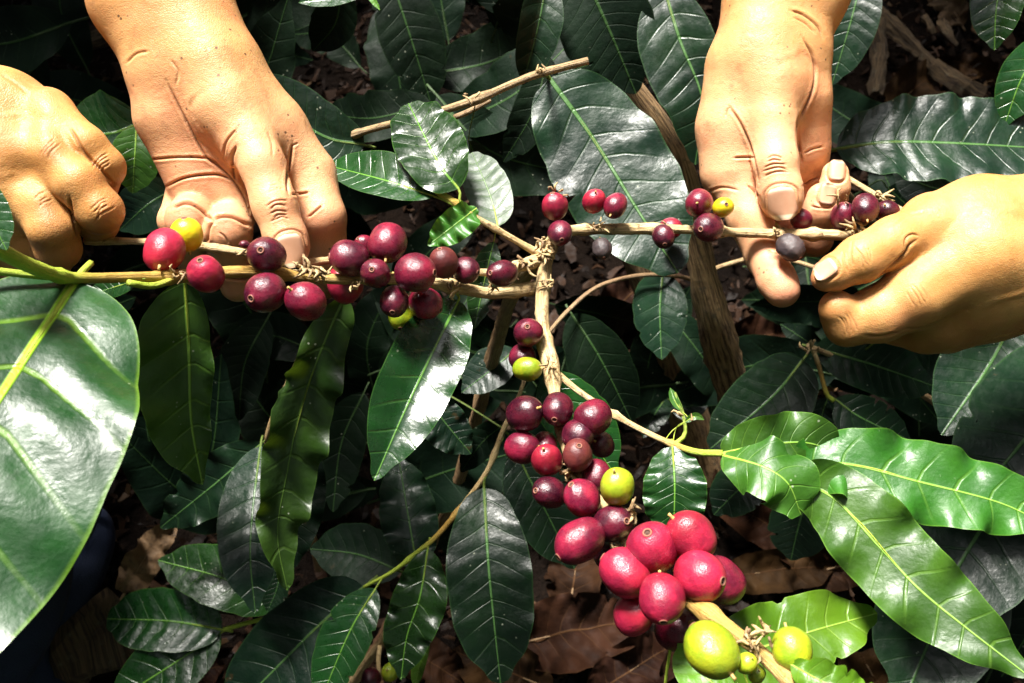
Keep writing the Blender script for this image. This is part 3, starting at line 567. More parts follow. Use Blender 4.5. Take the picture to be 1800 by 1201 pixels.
PR = plant(G(1640, 150), 'coffee plant whose long grey-green leaf lies behind the pinching hand')
rb = branch(PR, [(1560, 420, .75, 8, .3), (1480, 330, .66, 7, .4), (1440, 260, .60, 6, .6), (1420, 200, .58, 5, .6), (1500, -60, .56, 5, .6)], sides=10)
leaf(rb, [(1470, 262, .535), (1560, 250, .525), (1680, 252, .52), (1850, 262, .52)], 92, 92, 'dark', hz=.85, fold=.18, corr=.075, nv=10, a=.5, b=.45, wave=.0022, wf=5, twist=-.05, pet=[(1440, 270, .56), (1455, 266, .545)], petr=.0013)
leaf(rb, [(1770, -70, .55), (1752, 10, .548), (1748, 88, .55)], 45, 45, 'mid', fold=.25, corr=.05)
leaf(rb, [(1850, 70, .52), (1800, 130, .52), (1765, 222, .53)], 45, 40, 'mid', fold=.25, corr=.04)
leaf(rb, [(1520, -60, .62), (1495, 40, .62), (1462, 150, .63)], 48, 50, 'dark', fold=.2, corr=.05)
leaf(rb, [(1700, 330, .62), (1640, 330, .63), (1570, 300, .64)], 40, 40, 'dark', fold=.2)
leaf(rb, [(1560, 330, .66), (1600, 370, .67), (1640, 440, .68)], 45, 45, 'shaded')

PLR = plant(G(1760, 900), 'coffee plant at the lower right with broad dark bluish leaves lying over the mulch')
lb = branch(PLR, [(1790, 900, .80, 8, .2), (1700, 760, .72, 7, .3), (1600, 680, .67, 6, .4), (1500, 640, .64, 5, .6), (1420, 608, .62, 5, .6)], sides=10)
lb2 = branch(lb, [(1428, 612, .62, 4, .8), (1440, 645, .62, 4, 1.5), (1452, 690, .62, 4, 2.5), (1465, 705, .62, 4, 3)], name='twig', sides=8, bits=[(1425, 612, .615, 8, .010)])
leaf(lb2, [(1412, 632, .62), (1355, 700, .615), (1248, 790, .63)], 68, 62, 'dark', fold=.12, corr=.05, twist=.1, a=.45, b=.5)
leaf(lb, [(1432, 612, .63), (1530, 640, .63), (1650, 682, .645)], 62, 52, 'dark', fold=.2, corr=.07, twist=-.1)
leaf(lb2, [(1468, 702, .62), (1515, 735, .62), (1600, 775, .63)], 42, 50, 'dark', fold=.2, corr=.06)
leaf(lb2, [(1455, 700, .63), (1445, 730, .635), (1440, 775, .64)], 28, 28, 'dark', fold=.25)
leaf(lb, [(1600, 595, .60), (1660, 620, .60), (1730, 690, .61)], 45, 50, 'dark', fold=.25, corr=.07)
leaf(lb, [(1780, 560, .58), (1740, 640, .58), (1655, 765, .59)], 85, 85, 'dark', hz=.8, fold=.15, corr=.06, a=.45)
leaf(lb, [(1900, 620, .56), (1810, 760, .56), (1700, 890, .57)], 118, 112, 'dark', hz=.8, fold=.12, corr=.04, a=.45, b=.5)
leaf(lb, [(1830, 800, .58), (1742, 905, .575), (1670, 1020, .58), (1620, 1110, .59)], 115, 118, 'dark', hz=.8, fold=.12, corr=.04, a=.42, b=.5)
leaf(lb, [(1720, 970, .60), (1655, 1080, .6), (1590, 1230, .61)], 105, 112, 'dark', hz=.8, fold=.15, corr=.035, a=.42, b=.5)
leaf(lb, [(1425, 860, .62), (1405, 920, .62), (1390, 985, .63)], 55, 52, 'dark', fold=.2, corr=.05)
leaf(lb, [(1345, 830, .64), (1300, 860, .64), (1255, 905, .65)], 42, 45, 'dark', fold=.2, corr=.05)
leaf(lb, [(1700, 1150, .66), (1640, 1190, .66), (1560, 1200, .67)], 40, 40, 'shaded')
leaf(lb, [(1900, 980, .62), (1830, 1080, .62), (1760, 1190, .63)], 80, 80, 'shaded')

PLL = plant(G(640, 1060), 'coffee plant low in the middle with thin twig and two small cherries')
ab = branch(PLL, [(925, 660, .54, 3.75, .8), (905, 715, .54, 3.75, .8), (885, 755, .54, 4.50, .9), (858, 825, .54, 4.50, .9), (820, 880, .545, 4.88, 1.5), (770, 940, .55, 4.88, 2.2), (735, 970, .552, 4.50, 2.8), (690, 1005, .555, 3.75, 3), (640, 1032, .56, 3.00, 3)], sides=10, knots=[(.3, .5, .02), (.55, .4, .02), (.8, .4, .02)])
ab2 = branch(PLL, [(735, 975, .56, 5, .9), (715, 1060, .60, 6, .8), (690, 1100, .64, 8, .7), (640, 1170, .68, 9, .6), (600, 1230, .72, 10, .6)], sides=10, rough=.06)
branch(ab2, [(668, 1135, .655, 4, 1), (665, 1165, .65, 4, 1), (668, 1185, .645, 4, 1)], name='twig', sides=8)
berry(ab2, 652, 1193, 34, 'maroon', .64, (0, .5)); berry(ab2, 686, 1182, 31, 'green', .64, (.2, .5), False)
leaf(ab, [(851, 858, .54), (858, 985, .535), (868, 1090, .54), (880, 1202, .55)], 74, 74, 'dark', fold=.14, corr=.055, nv=10, a=.5, b=.55, wave=.001, pet=[(858, 825, .541), (852, 842, .54)])
leaf(ab, [(752, 965, .55), (738, 1050, .55), (715, 1120, .555), (705, 1195, .56)], 52, 48, 'mid', fold=.3, wave=.003, corr=.04)
leaf(ab2, [(752, 1080, .58), (742, 1140, .58), (728, 1215, .585)], 14, 16, 'lime', fold=.3)
leaf(ab, [(640, 1032, .56), (560, 1100, .565), (470, 1190, .57), (400, 1260, .58)], 78, 78, 'dark', fold=.15, corr=.055, a=.45, b=.5)
leaf(ab, [(660, 1035, .55), (615, 1110, .55), (560, 1240, .56)], 45, 48, 'mid', fold=.25, corr=.05)
leaf(ab, [(735, 1005, .58), (718, 910, .58), (700, 800, .585)], 50, 52, 'dark', fold=.25, corr=.04, wave=.003)
leaf(ab, [(905, 615, .56), (870, 645, .56), (812, 690, .565)], 38, 40, 'dark', fold=.2, corr=.04)
leaf(ab, [(745, 690, .57), (780, 740, .57), (828, 798, .575)], 38, 45, 'dark', fold=.25, wave=.002)
leaf(ab, [(905, 790, .58), (950, 880, .58), (1010, 1000, .585)], 62, 60, 'dark', fold=.15, corr=.05)
leaf(ab, [(890, 745, .57), (850, 775, .58), (810, 830, .59)], 28, 28, 'shaded')
leaf(ab2, [(705, 1005, .62), (630, 975, .63), (545, 965, .64)], 52, 55, 'shaded', fold=.2)

PL = plant(G(420, 990), 'coffee plant at the lower left with pairs of dark leaves above bark scraps')
gb = branch(PL, [(560, 1000, .78, 7, .3), (540, 900, .70, 6, .4), (500, 820, .62, 6, .6), (470, 770, .58, 5, .6), (520, 640, .56, 4, .6), (560, 560, .54, 4, .6)], sides=10)
gb2 = branch(PL, [(560, 1075, .72, 4, 2), (500, 1082, .66, 4, 3), (447, 1092, .64, 4, 3), (392, 1107, .63, 4.5, 3)], sides=8)
leaf(gb, [(458, 785, .57), (445, 890, .56), (440, 980, .56), (449, 1078, .57)], 58, 58, 'dark', fold=.22, corr=.07, nv=8)
leaf(gb, [(520, 760, .55), (530, 850, .55), (515, 1000, .555)], 45, 45, 'shaded', fold=.25, wave=.004, wf=4)
leaf(gb, [(462, 778, .58), (385, 845, .585), (282, 928, .60)], 48, 50, 'dark', fold=.2, corr=.05, wave=.0025)
leaf(gb, [(482, 1072, .62), (400, 1020, .615), (278, 985, .625)], 52, 55, 'mid', fold=.15, corr=.05)
leaf(gb, [(495, 1000, .60), (485, 1040, .60), (470, 1075, .60)], 22, 26, 'dark')
leaf(gb2, [(390, 1107, .63), (300, 1092, .628), (188, 1088, .635)], 54, 56, 'mid', fold=.18, corr=.08, nv=8, a=.45, b=.45)
leaf(gb2, [(388, 1112, .63), (300, 1170, .632), (190, 1240, .64)], 60, 60, 'mid', fold=.18, corr=.05)
leaf(gb, [(500, 985, .55), (495, 1010, .548), (505, 1035, .55)], 9, 9, 'lime')
leaf(gb, [(560, 620, .66), (470, 590, .67), (390, 620, .68)], 45, 45, 'shaded')
leaf(gb, [(470, 560, .66), (430, 640, .67), (420, 740, .68)], 45, 45, 'shaded')
leaf(gb, [(640, 690, .66), (600, 780, .67), (585, 900, .68)], 45, 45, 'shaded')

# shade-darkened foliage filling the depth of the bushes (shared meshes, one object per leaf)
FILL = []
for i in range(6):
    g, uv = leaf_geo([np.array([0, 0, 0]) + [0, 0, -1], np.array([.02 * rng.uniform(-1, 1), .055, -1 + .008]), np.array([.03 * rng.uniform(-1, 1), .12, -1 - .01])], .024, .024, fold=rng.uniform(.1, .3), wave=.002, corr=.06, nu=26, nw=5, seed=900 + i, pett=4.0)
    g.v = [x + [0, 0, 1] for x in g.v]
    FILL.append(leaf_mesh(g, uv, 'shaded', world=False))
def fill(parent, n, box, dr, seed):
    r = random.Random(seed)
    for i in range(n):
        x, y, d = r.uniform(box[0], box[2]), r.uniform(box[1], box[3]), r.uniform(*dr)
        o = link('leaf', FILL[r.randrange(6)], parent); p = P(x, y, d)
        if p[2] < .04: p = G(x, y, .05 + .1 * r.random())
        o.location = p.tolist(); o.rotation_euler = (Matrix.Rotation(R(r.uniform(25, 70)), 3, 'X') @ Matrix.Rotation(R(r.uniform(-25, 25)), 3, 'Y') @ Matrix.Rotation(R(r.uniform(0, 360)), 3, 'Z')).to_euler(); s = r.uniform(.8, 1.25); o.scale = (s, s, s)
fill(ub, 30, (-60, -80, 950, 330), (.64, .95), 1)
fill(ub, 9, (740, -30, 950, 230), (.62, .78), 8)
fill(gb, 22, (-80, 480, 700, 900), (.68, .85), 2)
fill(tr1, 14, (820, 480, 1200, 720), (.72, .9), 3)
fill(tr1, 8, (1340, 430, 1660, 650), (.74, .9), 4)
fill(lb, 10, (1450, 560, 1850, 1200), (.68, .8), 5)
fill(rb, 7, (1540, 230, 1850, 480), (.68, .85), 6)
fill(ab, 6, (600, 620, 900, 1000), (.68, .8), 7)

# ------------------------------------------------------------------ hands and people
def sd_cone(Pg, a, b, ra, rb):
    ba = b - a; L2 = (ba * ba).sum() + 1e-12; pa = Pg - a
    h = np.clip((pa @ ba) / L2, 0, 1)
    q = pa - h[..., None] * ba
    return np.sqrt((q * q).sum(-1)) - (ra + (rb - ra) * h)
def smin(a, b, k):
    h = np.clip(0.5 + 0.5 * (b - a) / k, 0, 1); mn = np.minimum(a, b)
    return np.where(mn > k, mn, b + (a - b) * h - k * h * (1 - h))
def sd_mesh(body, fingers, vox, kb=.009, kf=.006, pad=.006):
    """body / fingers: chains of (camera-space point, radius). Body chains melt together, fingers stay apart."""
    allp = [q for ch in body + fingers for q in ch]
    lo = np.min([p - r for p, r in allp], axis=0) - pad; hi = np.max([p + r for p, r in allp], axis=0) + pad
    n = np.ceil((hi - lo) / vox).astype(int)
    ax = [(lo[i] + vox * np.arange(n[i])).astype(np.float32) for i in range(3)]
    def chain(ch, k, mx):
        D = np.full(n, mx, np.float32)
        for (a, ra), (b, rb) in zip(ch[:-1], ch[1:]):
            m = max(ra, rb) + mx; l = np.minimum(a, b) - m; h = np.maximum(a, b) + m
            sl_ = tuple(slice(max(0, int((l[i] - lo[i]) / vox)), max(0, min(n[i], int((h[i] - lo[i]) / vox) + 2))) for i in range(3))
            if any(s_.stop <= s_.start for s_ in sl_): continue
            g_ = np.stack(np.meshgrid(ax[0][sl_[0]], ax[1][sl_[1]], ax[2][sl_[2]], indexing='ij'), -1)
            D[sl_] = smin(D[sl_], sd_cone(g_, a.astype(np.float32), b.astype(np.float32), ra, rb).astype(np.float32), k)
        return D
    mx = max(.02, 1.5 * kb)
    B = None
    for ch in body:
        c_ = chain(ch, .004, mx); B = c_ if B is None else smin(B, c_, kb)
    Rr = B
    for ch in fingers:
        c_ = chain(ch, .003, mx); Rr = smin(Rr, smin(B, c_, kf), .0012)
    import openvdb
    g_ = openvdb.FloatGrid(3 * vox); g_.copyFromArray(np.clip(Rr, -3 * vox, 3 * vox)); g_.gridClass = 'level set'
    pts, tri, quad = g_.convertToPolygons(isovalue=0.0)
    V = lo + pts * vox
    return V, np.asarray(tri), np.asarray(quad)
def vnormals(V, F):
    fn = np.cross(V[F[:, 2]] - V[F[:, 0]], V[F[:, 3]] - V[F[:, 1]]); out = np.zeros_like(V)
    for i in range(4): np.add.at(out, F[:, i], fn)
    return nrm(out)
def project(V): d = -V[:, 2]; return V[:, 0] / (K * d) + 900, -V[:, 1] / (K * d) + 600.5, d
def refine(V, F, m):              # split the marked quads in four
    isq = F[:, 2] != F[:, 3]; m = m & isq; S = F[m]
    if not len(S): return V, F
    E_ = np.sort(np.stack([S, np.roll(S, -1, 1)], -1).reshape(-1, 2), 1); ue, inv = np.unique(E_, axis=0, return_inverse=True)
    n0 = len(V); mid = V[ue].mean(1); cen = V[S].mean(1); e = n0 + inv.reshape(-1, 4); c = n0 + len(ue) + np.arange(len(S))
    Q = [np.stack([S[:, i], e[:, i], c, e[:, (i + 3) % 4]], -1) for i in range(4)]
    return np.vstack([V, mid, cen]), np.vstack([F[~m]] + Q)
def hand(D, body, fingers, creases=(), palm=0.0, pinks=(), browns=(), bumps=(), nails=(), vox=.00075, kb=.009, kf=.006, soil=0.0):
    creases = list(creases)
    for (x, y, ang, ln, wd) in nails:                        # the skin fold round each nail
        ca, sa = math.cos(R(ang)), math.sin(R(ang)); creases.append(([(x + ca * a * ln / 2 - sa * b * wd / 2, y + sa * a * ln / 2 + ca * b * wd / 2) for a, b in ((.8, -1.05), (0, -1.1), (-.7, -1.05), (-1.08, -.55), (-1.15, 0), (-1.08, .55), (-.7, 1.05), (0, 1.1), (.8, 1.05))], .45, 2.6, .35))
    f_ = lambda ch: [(cp(x, y, D + dz / 1000), r * K * (D + dz / 1000)) for (x, y, dz, r) in ch]
    V, tri, quad = sd_mesh([f_(c) for c in body], [f_(c) for c in fingers], vox, kb, kf)
    F = quad
    if len(tri): F = np.vstack([quad, np.column_stack([tri, tri[:, 2]])])
    nn = vnormals(V, F)
    cen = V.mean(0)
    if (nn * (V - cen)).sum() < 0: F = F[:, ::-1]; nn = -nn
    for _ in range(3):                                       # light relax
        acc = np.zeros_like(V); cnt = np.zeros(len(V))
        for i in range(4):
            np.add.at(acc, F[:, i], V[F[:, (i + 1) % 4]]); np.add.at(cnt, F[:, i], 1)
        V = V * .5 + .5 * acc / np.maximum(cnt, 1)[:, None]
    px, py, d = project(V); near = np.zeros(len(V), bool)
    for cr in creases:
        s_ = spline(np.array([(a, b, 0) for a, b in cr[0]], float), 60)[:, :2]
        sel = np.where((px > s_[:, 0].min() - 14) & (px < s_[:, 0].max() + 14) & (py > s_[:, 1].min() - 14) & (py < s_[:, 1].max() + 14))[0]
        if len(sel): near[sel] |= (np.hypot(px[sel][:, None] - s_[None, :, 0], py[sel][:, None] - s_[None, :, 1]).min(1) < 13)
    V, F = refine(V, F, near[F].any(1))
    nn = vnormals(V, F)
    px, py, d = project(V)
    # nearest surface per 4 px cell
    bx = ((px + 400) / 4).astype(int); by_ = ((py + 600) / 4).astype(int); key = bx * 4000 + by_
    zb = {}
    o_ = np.argsort(d)
    uk, first = np.unique(key[o_], return_index=True); zmin = d[o_][first]
    zv = zmin[np.searchsorted(uk, key)]
    tov = nrm(-V); fac = (nn * tov).sum(1)
    vis = (d < zv + .004) & (fac > .05)
    disp = np.zeros(len(V)); crease_dark = np.zeros(len(V)); pink = np.zeros(len(V)); brown = np.zeros(len(V))
    for cr in creases:
        pts, A, wpx = cr[0], cr[1], cr[2]; s_ = spline(np.array([(a, b, 0) for a, b in pts], float), 40)[:, :2]
        sel = np.where(vis & (px > s_[:, 0].min() - 25) & (px < s_[:, 0].max() + 25) & (py > s_[:, 1].min() - 25) & (py < s_[:, 1].max() + 25))[0]
        if not len(sel): continue
        q = np.stack([px[sel], py[sel]], -1); dm = np.full(len(sel), 1e9); un = np.zeros(len(sel))
        for j in range(39):
            a, b = s_[j], s_[j + 1]; ba = b - a; h = np.clip(((q - a) @ ba) / (ba @ ba + 1e-9), 0, 1)
            dd = np.linalg.norm(q - a - h[:, None] * ba, axis=1); un = np.where(dd < dm, (j + h) / 39, un); dm = np.minimum(dm, dd)
        tp = np.clip(np.minimum(un, 1 - un) * 7, .15, 1)
        wpx = wpx * .72; disp[sel] += tp * A / 1000 * (-np.exp(-(dm / wpx) ** 2) + .22 * np.exp(-((dm - 2.6 * wpx) / (1.5 * wpx)) ** 2))
        crease_dark[sel] = np.maximum(crease_dark[sel], tp * np.exp(-(dm / (wpx * .75)) ** 2) * (cr[3] if len(cr) > 3 else .8))
    for (x, y, r, h) in bumps:                               # knuckles, tendons, hollows (height in mm)
        disp += np.where(fac > 0, h / 1000 * np.exp(-((px - x) ** 2 + (py - y) ** 2) / r ** 2), 0)
    for (x, y, r, s_) in pinks: pink = np.maximum(pink, s_ * np.exp(-((px - x) ** 2 + (py - y) ** 2) / r ** 2))
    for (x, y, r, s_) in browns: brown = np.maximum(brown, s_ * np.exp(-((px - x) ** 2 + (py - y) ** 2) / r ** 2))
    V = V + nn * disp[:, None]
    F3 = F[F[:, 2] != F[:, 3]]; T3 = F[F[:, 2] == F[:, 3]][:, :3]
    W = c2w(V)
    bvh = BVHTree.FromPolygons(W.tolist(), F3.tolist() + T3.tolist())
    nl = []
    for (x, y, ang, ln, wd) in nails:                        # ang: image direction of the finger end, degrees, 0 = right, 90 = down
        ca, sa = math.cos(R(ang)), math.sin(R(ang)); m = 13; pts = []; uvq = []
        for i in range(m):
            for j in range(m):
                a, b = -1 + 2 * i / (m - 1), -1 + 2 * j / (m - 1)
                wq = (1 - .10 * a * a) * (1 if a < .4 else math.sqrt(max(0.02, 1 - ((a - .4) / .62) ** 2 * .75))) * (1 if a > -.6 else 1 - .5 * ((-.6 - a) / .4) ** 2)
                X = x + ca * a * ln / 2 - sa * b * wq * wd / 2; Y = y + sa * a * ln / 2 + ca * b * wq * wd / 2
                dr = nrm(P(X, Y, 1.0) - CO); h_ = bvh.ray_cast(Vector(CO.tolist()), Vector(dr.tolist()), 2.0)
                pts.append((X, Y, -(w2c(np.array(h_[0])))[2] if h_[0] is not None else np.nan)); uvq.append((a, b))
        pts = np.array(pts); uvq = np.array(uvq); ok = ~np.isnan(pts[:, 2])
        ok &= uvq[:, 0] < .45; A_ = np.stack([np.ones(m * m), uvq[:, 0], uvq[:, 1], uvq[:, 1] ** 2, uvq[:, 0] * uvq[:, 1], uvq[:, 1] ** 4], -1)
        co = np.linalg.lstsq(A_[ok], pts[ok, 2], rcond=None)[0]; dz = A_ @ co
        edge = np.maximum(np.abs(uvq[:, 0]), np.abs(uvq[:, 1])); off = np.where(edge > .93, .0000, .0007)
        off = np.where(edge > .99, -.0012, off)
        off = np.where((uvq[:, 0] > .9) & (np.abs(uvq[:, 1]) < .95), .0010, off)
        NV = np.array([P(p[0], p[1], z_ - f__) for p, z_, f__ in zip(pts, dz, off)])
        I_ = np.arange(m * m).reshape(m, m); NF = np.stack([I_[:-1, :-1], I_[1:, :-1], I_[1:, 1:], I_[:-1, 1:]], -1).reshape(-1, 4)
        nl.append((NV, NF, uvq[:, 0], edge))
    return dict(V=W, F=F3.tolist() + T3.tolist(), palm=palm * np.clip((py - 20) / 220, .25, 1), crease_dark=crease_dark, pink=pink, brown=brown, soil=np.full(len(V), soil), nails=nl)

def arcs(cx, cy, ang, w_, n, gap, A=.5, wd=2.2, bow=6, crease_dark=.55, jit=2):
    out = []; r = random.Random(int(cx + cy)); ca, sa = math.cos(R(ang)), math.sin(R(ang))
    for i in range(n):
        o_ = (i - (n - 1) / 2) * gap; ww = w_ * r.uniform(.4, 1.05) / 2; o_ += r.uniform(-.25, .25) * gap; ca, sa = math.cos(R(ang + r.uniform(-7, 7))), math.sin(R(ang + r.uniform(-7, 7))); pts = []
        for tt in (-1, -.4, .3, 1):
            s_ = tt * ww; q = o_ + bow * (tt * tt - .5) * .6 + r.uniform(-jit, jit) * .8
            pts.append((cx + ca * q - sa * s_, cy + sa * q + ca * s_))
        out.append((pts, A, wd, crease_dark))
    return out
VOX = .0007
H1 = hand(.425,
  body=[[(232, -90, 6, 88), (248, 0, 4, 85), (305, 105, 4, 78)], [(305, -90, 6, 88), (318, 0, 4, 84), (368, 110, 2, 80)],
        [(296, 140, 2, 62), (304, 205, 4, 61), (342, 320, 9, 43)], [(340, 150, 7, 64), (380, 250, 11, 56), (418, 355, 12, 40)], [(320, 150, 7, 58), (340, 250, 10, 52), (368, 345, 11, 42)],
        [(395, 140, 4, 70), (474, 235, 9, 65), (543, 305, 13, 44)], [(365, 115, 1, 66), (402, 190, -5, 60), (435, 250, -8, 46)]],
  fingers=[[(432, 220, -7, 46), (461, 290, -14, 39), (483, 362, -17, 38), (503, 420, -18, 36.5), (509, 436, -18, 35)],
           [(545, 305, 13, 43), (568, 382, 8, 39), (577, 450, 20, 34), (572, 498, 34, 28)],
           [(416, 366, 15, 34), (400, 408, -2, 41), (404, 458, 13, 36), (418, 500, 20, 31)],
           [(350, 356, 14, 32), (334, 387, -2, 40), (332, 436, 22, 32), (348, 478, 34, 28)], [(318, 345, 15, 27), (308, 388, 8, 28), (312, 440, 34, 24)]],
  creases=[([(291, 140), (320, 200), (359, 272), (380, 290), (407, 314), (431, 350), (443, 385)], 1.0, 3.0, .7), ([(263, 281), (317, 277), (368, 280), (392, 297)], .8, 2.6, .6), ([(291, 329), (320, 315), (350, 309), (386, 308), (412, 320)], 1.0, 2.8, .9),
           ([(300, 367), (326, 357), (350, 366), (374, 389)], 1.6, 3.6, 1.0), ([(374, 389), (386, 381), (410, 382), (440, 398)], 1.6, 3.6, 1.0), ([(374, 389), (366, 404), (364, 428)], 1.6, 3.4, 1.0),
           ([(416, 255), (408, 278), (410, 302), (415, 320)], 1.1, 3.2, .9), ([(418, 225), (398, 250), (392, 280)], .6, 2.5, .35), ([(515, 250), (510, 284), (505, 318), (508, 345)], 1.1, 3.0, .9), ([(513, 257), (524, 252)], .4, 2, .4), ([(512, 342), (528, 341), (543, 338)], .9, 2.6, .9), ([(541, 383), (552, 374), (567, 361)], .8, 2.5, .6),
           ([(222, 112), (240, 95), (262, 90)], .5, 3, .15), ([(470, 230), (478, 250), (480, 275)], .35, 3, .1), ([(300, 105), (312, 125), (310, 150)], .4, 3, .1), ([(385, 408), (396, 418), (402, 430)], .5, 2.2, .6), ([(390, 488), (420, 492), (446, 488)], .9, 2.6, .9)]
          + arcs(490, 372, 78, 50, 5, 7.5, .5, 2.0, 9, .6) + arcs(482, 330, 78, 40, 3, 6, .2, 2, 3, .25),
  palm=.85, pinks=[(515, 440, 45, .5), (400, 412, 38, .5), (330, 385, 38, .45), (560, 400, 55, .5), (350, 335, 60, .3), (415, 505, 40, .6), (490, 372, 24, .3)], browns=[(492, 372, 26, .3), (575, 480, 40, .3), (420, 520, 35, .3)],
  bumps=[(490, 368, 24, .8), (470, 310, 22, -.5), (335, 325, 26, .9), (320, 300, 18, .5)], nails=[(511, 440, 76, 62, 52)], vox=VOX, soil=.7, kf=.0045)
H2 = hand(.475,
  body=[[(1458, -90, 9, 76), (1412, 0, 6, 70), (1386, 78, 4, 62)], [(1390, -90, 8, 80), (1348, 0, 4, 72), (1326, 98, 2, 68)],
        [(1310, 130, 4, 68), (1291, 225, 6, 63), (1288, 300, 7, 55)], [(1345, 130, 8, 66), (1350, 235, 13, 56), (1350, 300, 15, 48)], [(1380, 110, 8, 60), (1395, 215, 12, 50), (1403, 275, 14, 42)], [(1390, 105, 2, 62), (1400, 175, 2, 54), (1412, 255, 9, 41)],
        [(1350, 85, -1, 65), (1360, 150, -7, 57), (1357, 205, -11, 43)]],
  fingers=[[(1352, 190, -10, 43), (1363, 285, -17, 38), (1371, 335, -18, 37.5), (1375, 352, -18, 36)],
           [(1291, 312, 6, 48), (1318, 385, -2, 38), (1345, 450, -5, 34), (1366, 494, -16, 33), (1375, 510, -19, 31)],
           [(1350, 312, 24, 40), (1385, 400, 24, 33), (1402, 425, 14, 28), (1405, 410, 8, 24)],
           [(1407, 280, 18, 36), (1424, 415, 26, 31), (1432, 420, 6, 30), (1440, 372, -4, 28), (1444, 348, -6, 26)],
           [(1418, 268, 10, 31), (1442, 355, 20, 27), (1458, 378, 8, 25), (1467, 330, -2, 25), (1468, 306, -3, 23)]],
  creases=[([(1409, 62), (1430, 105), (1430, 155), (1402, 218)], 1.1, 2.8, .8), ([(1388, 18), (1412, 26), (1436, 45), (1447, 66)], .9, 2.6, .8), ([(1394, 30), (1416, 42), (1432, 58)], .5, 2.2, .4), ([(1281, 186), (1300, 215), (1316, 250), (1326, 285), (1334, 322)], 1.1, 2.8, .7), ([(1290, 278), (1306, 277), (1326, 277)], .9, 2.4, .9), ([(1314, 326), (1326, 336), (1334, 348)], .9, 2.4, .8),
           ([(1404, 200), (1402, 240), (1410, 290)], 1.0, 2.8, .5), ([(1411, 328), (1425, 318), (1441, 312)], 1.0, 2.6, .8), ([(1447, 258), (1430, 262), (1414, 270)], .7, 2.4, .4), ([(1348, 440), (1362, 446), (1376, 444)], .5, 2.2, .3), ([(1240, 340), (1268, 330), (1300, 335)], .5, 2.6, .3), ([(1424, 362), (1440, 366), (1462, 366)], .6, 2.2, .4)]
          + arcs(1362, 292, 84, 48, 5, 8, .5, 2.0, 8, .6) + [([(1283, 188), (1278, 195), (1276, 205)], .4, 2, .5)],
  palm=1.0, pinks=[(1385, 520, 40, .75), (1350, 470, 40, .4), (1440, 400, 40, .5), (1425, 440, 30, .5), (1300, 330, 50, .25), (1375, 380, 30, .4)], browns=[(1434, 445, 22, .3)], bumps=[(1362, 290, 24, .7)],
  nails=[(1375, 357, 84, 60, 56), (1455, 342, -80, 40, 32), (1471, 300, -86, 38, 32)], vox=VOX, soil=.9, kf=.0045)
H3 = hand(.45,
  body=[[(1960, 418, 14, 112), (1900, 425, 10, 112), (1830, 425, 8, 105)], [(1830, 405, 6, 95), (1720, 395, 0, 83), (1640, 398, -4, 58)], [(1830, 430, 0, 92), (1720, 450, -8, 84), (1612, 515, -10, 58)], [(1830, 470, 4, 92), (1720, 508, 2, 80), (1645, 560, 4, 50)], [(1830, 492, 14, 82), (1740, 534, 14, 64), (1665, 576, 14, 44)]],
  fingers=[[(1645, 398, -6, 52), (1572, 424, -12, 43), (1512, 456, -15, 41), (1466, 480, -15, 31), (1449, 489, -15, 23)],
           [(1612, 520, -9, 56), (1545, 552, -7, 50), (1490, 568, -5, 40), (1476, 548, -8, 33), (1470, 540, -10, 29)],
           [(1650, 570, 8, 46), (1625, 580, 12, 40), (1560, 570, 24, 34)]],
  creases=[([(1614, 420), (1598, 432), (1590, 446), (1560, 475), (1520, 512)], 1.0, 3.2, .8), ([(1617, 416), (1604, 412), (1592, 420), (1590, 440)], .6, 2.4, .5), ([(1570, 395), (1600, 378), (1640, 370)], .3, 3, .1), ([(1498, 422), (1496, 445), (1500, 470)], .35, 2.4, .25), ([(1482, 440), (1484, 462), (1492, 480)], .3, 2.2, .2), ([(1590, 578), (1620, 578), (1660, 566)], .6, 3, .2), ([(1520, 590), (1545, 592), (1580, 585)], .6, 3, .3)] + arcs(1520, 450, 155, 50, 4, 7, .3, 2, 5, .25) + arcs(1492, 568, 160, 50, 4, 6, .3, 2, 4, .25) + arcs(1612, 520, 150, 50, 4, 8, .25, 2.2, 4, .15),
  palm=0.0, pinks=[(1590, 570, 36, .3), (1480, 520, 30, .3), (1440, 495, 26, .3)], browns=[(1610, 555, 40, .3), (1650, 600, 60, .35), (1490, 600, 50, .2)],
  bumps=[(1612, 520, 40, 1.0), (1660, 500, 40, -1.2), (1690, 560, 60, -.8)], nails=[(1451, 474, 148, 44, 36)], vox=VOX, soil=0.0, kf=.005)
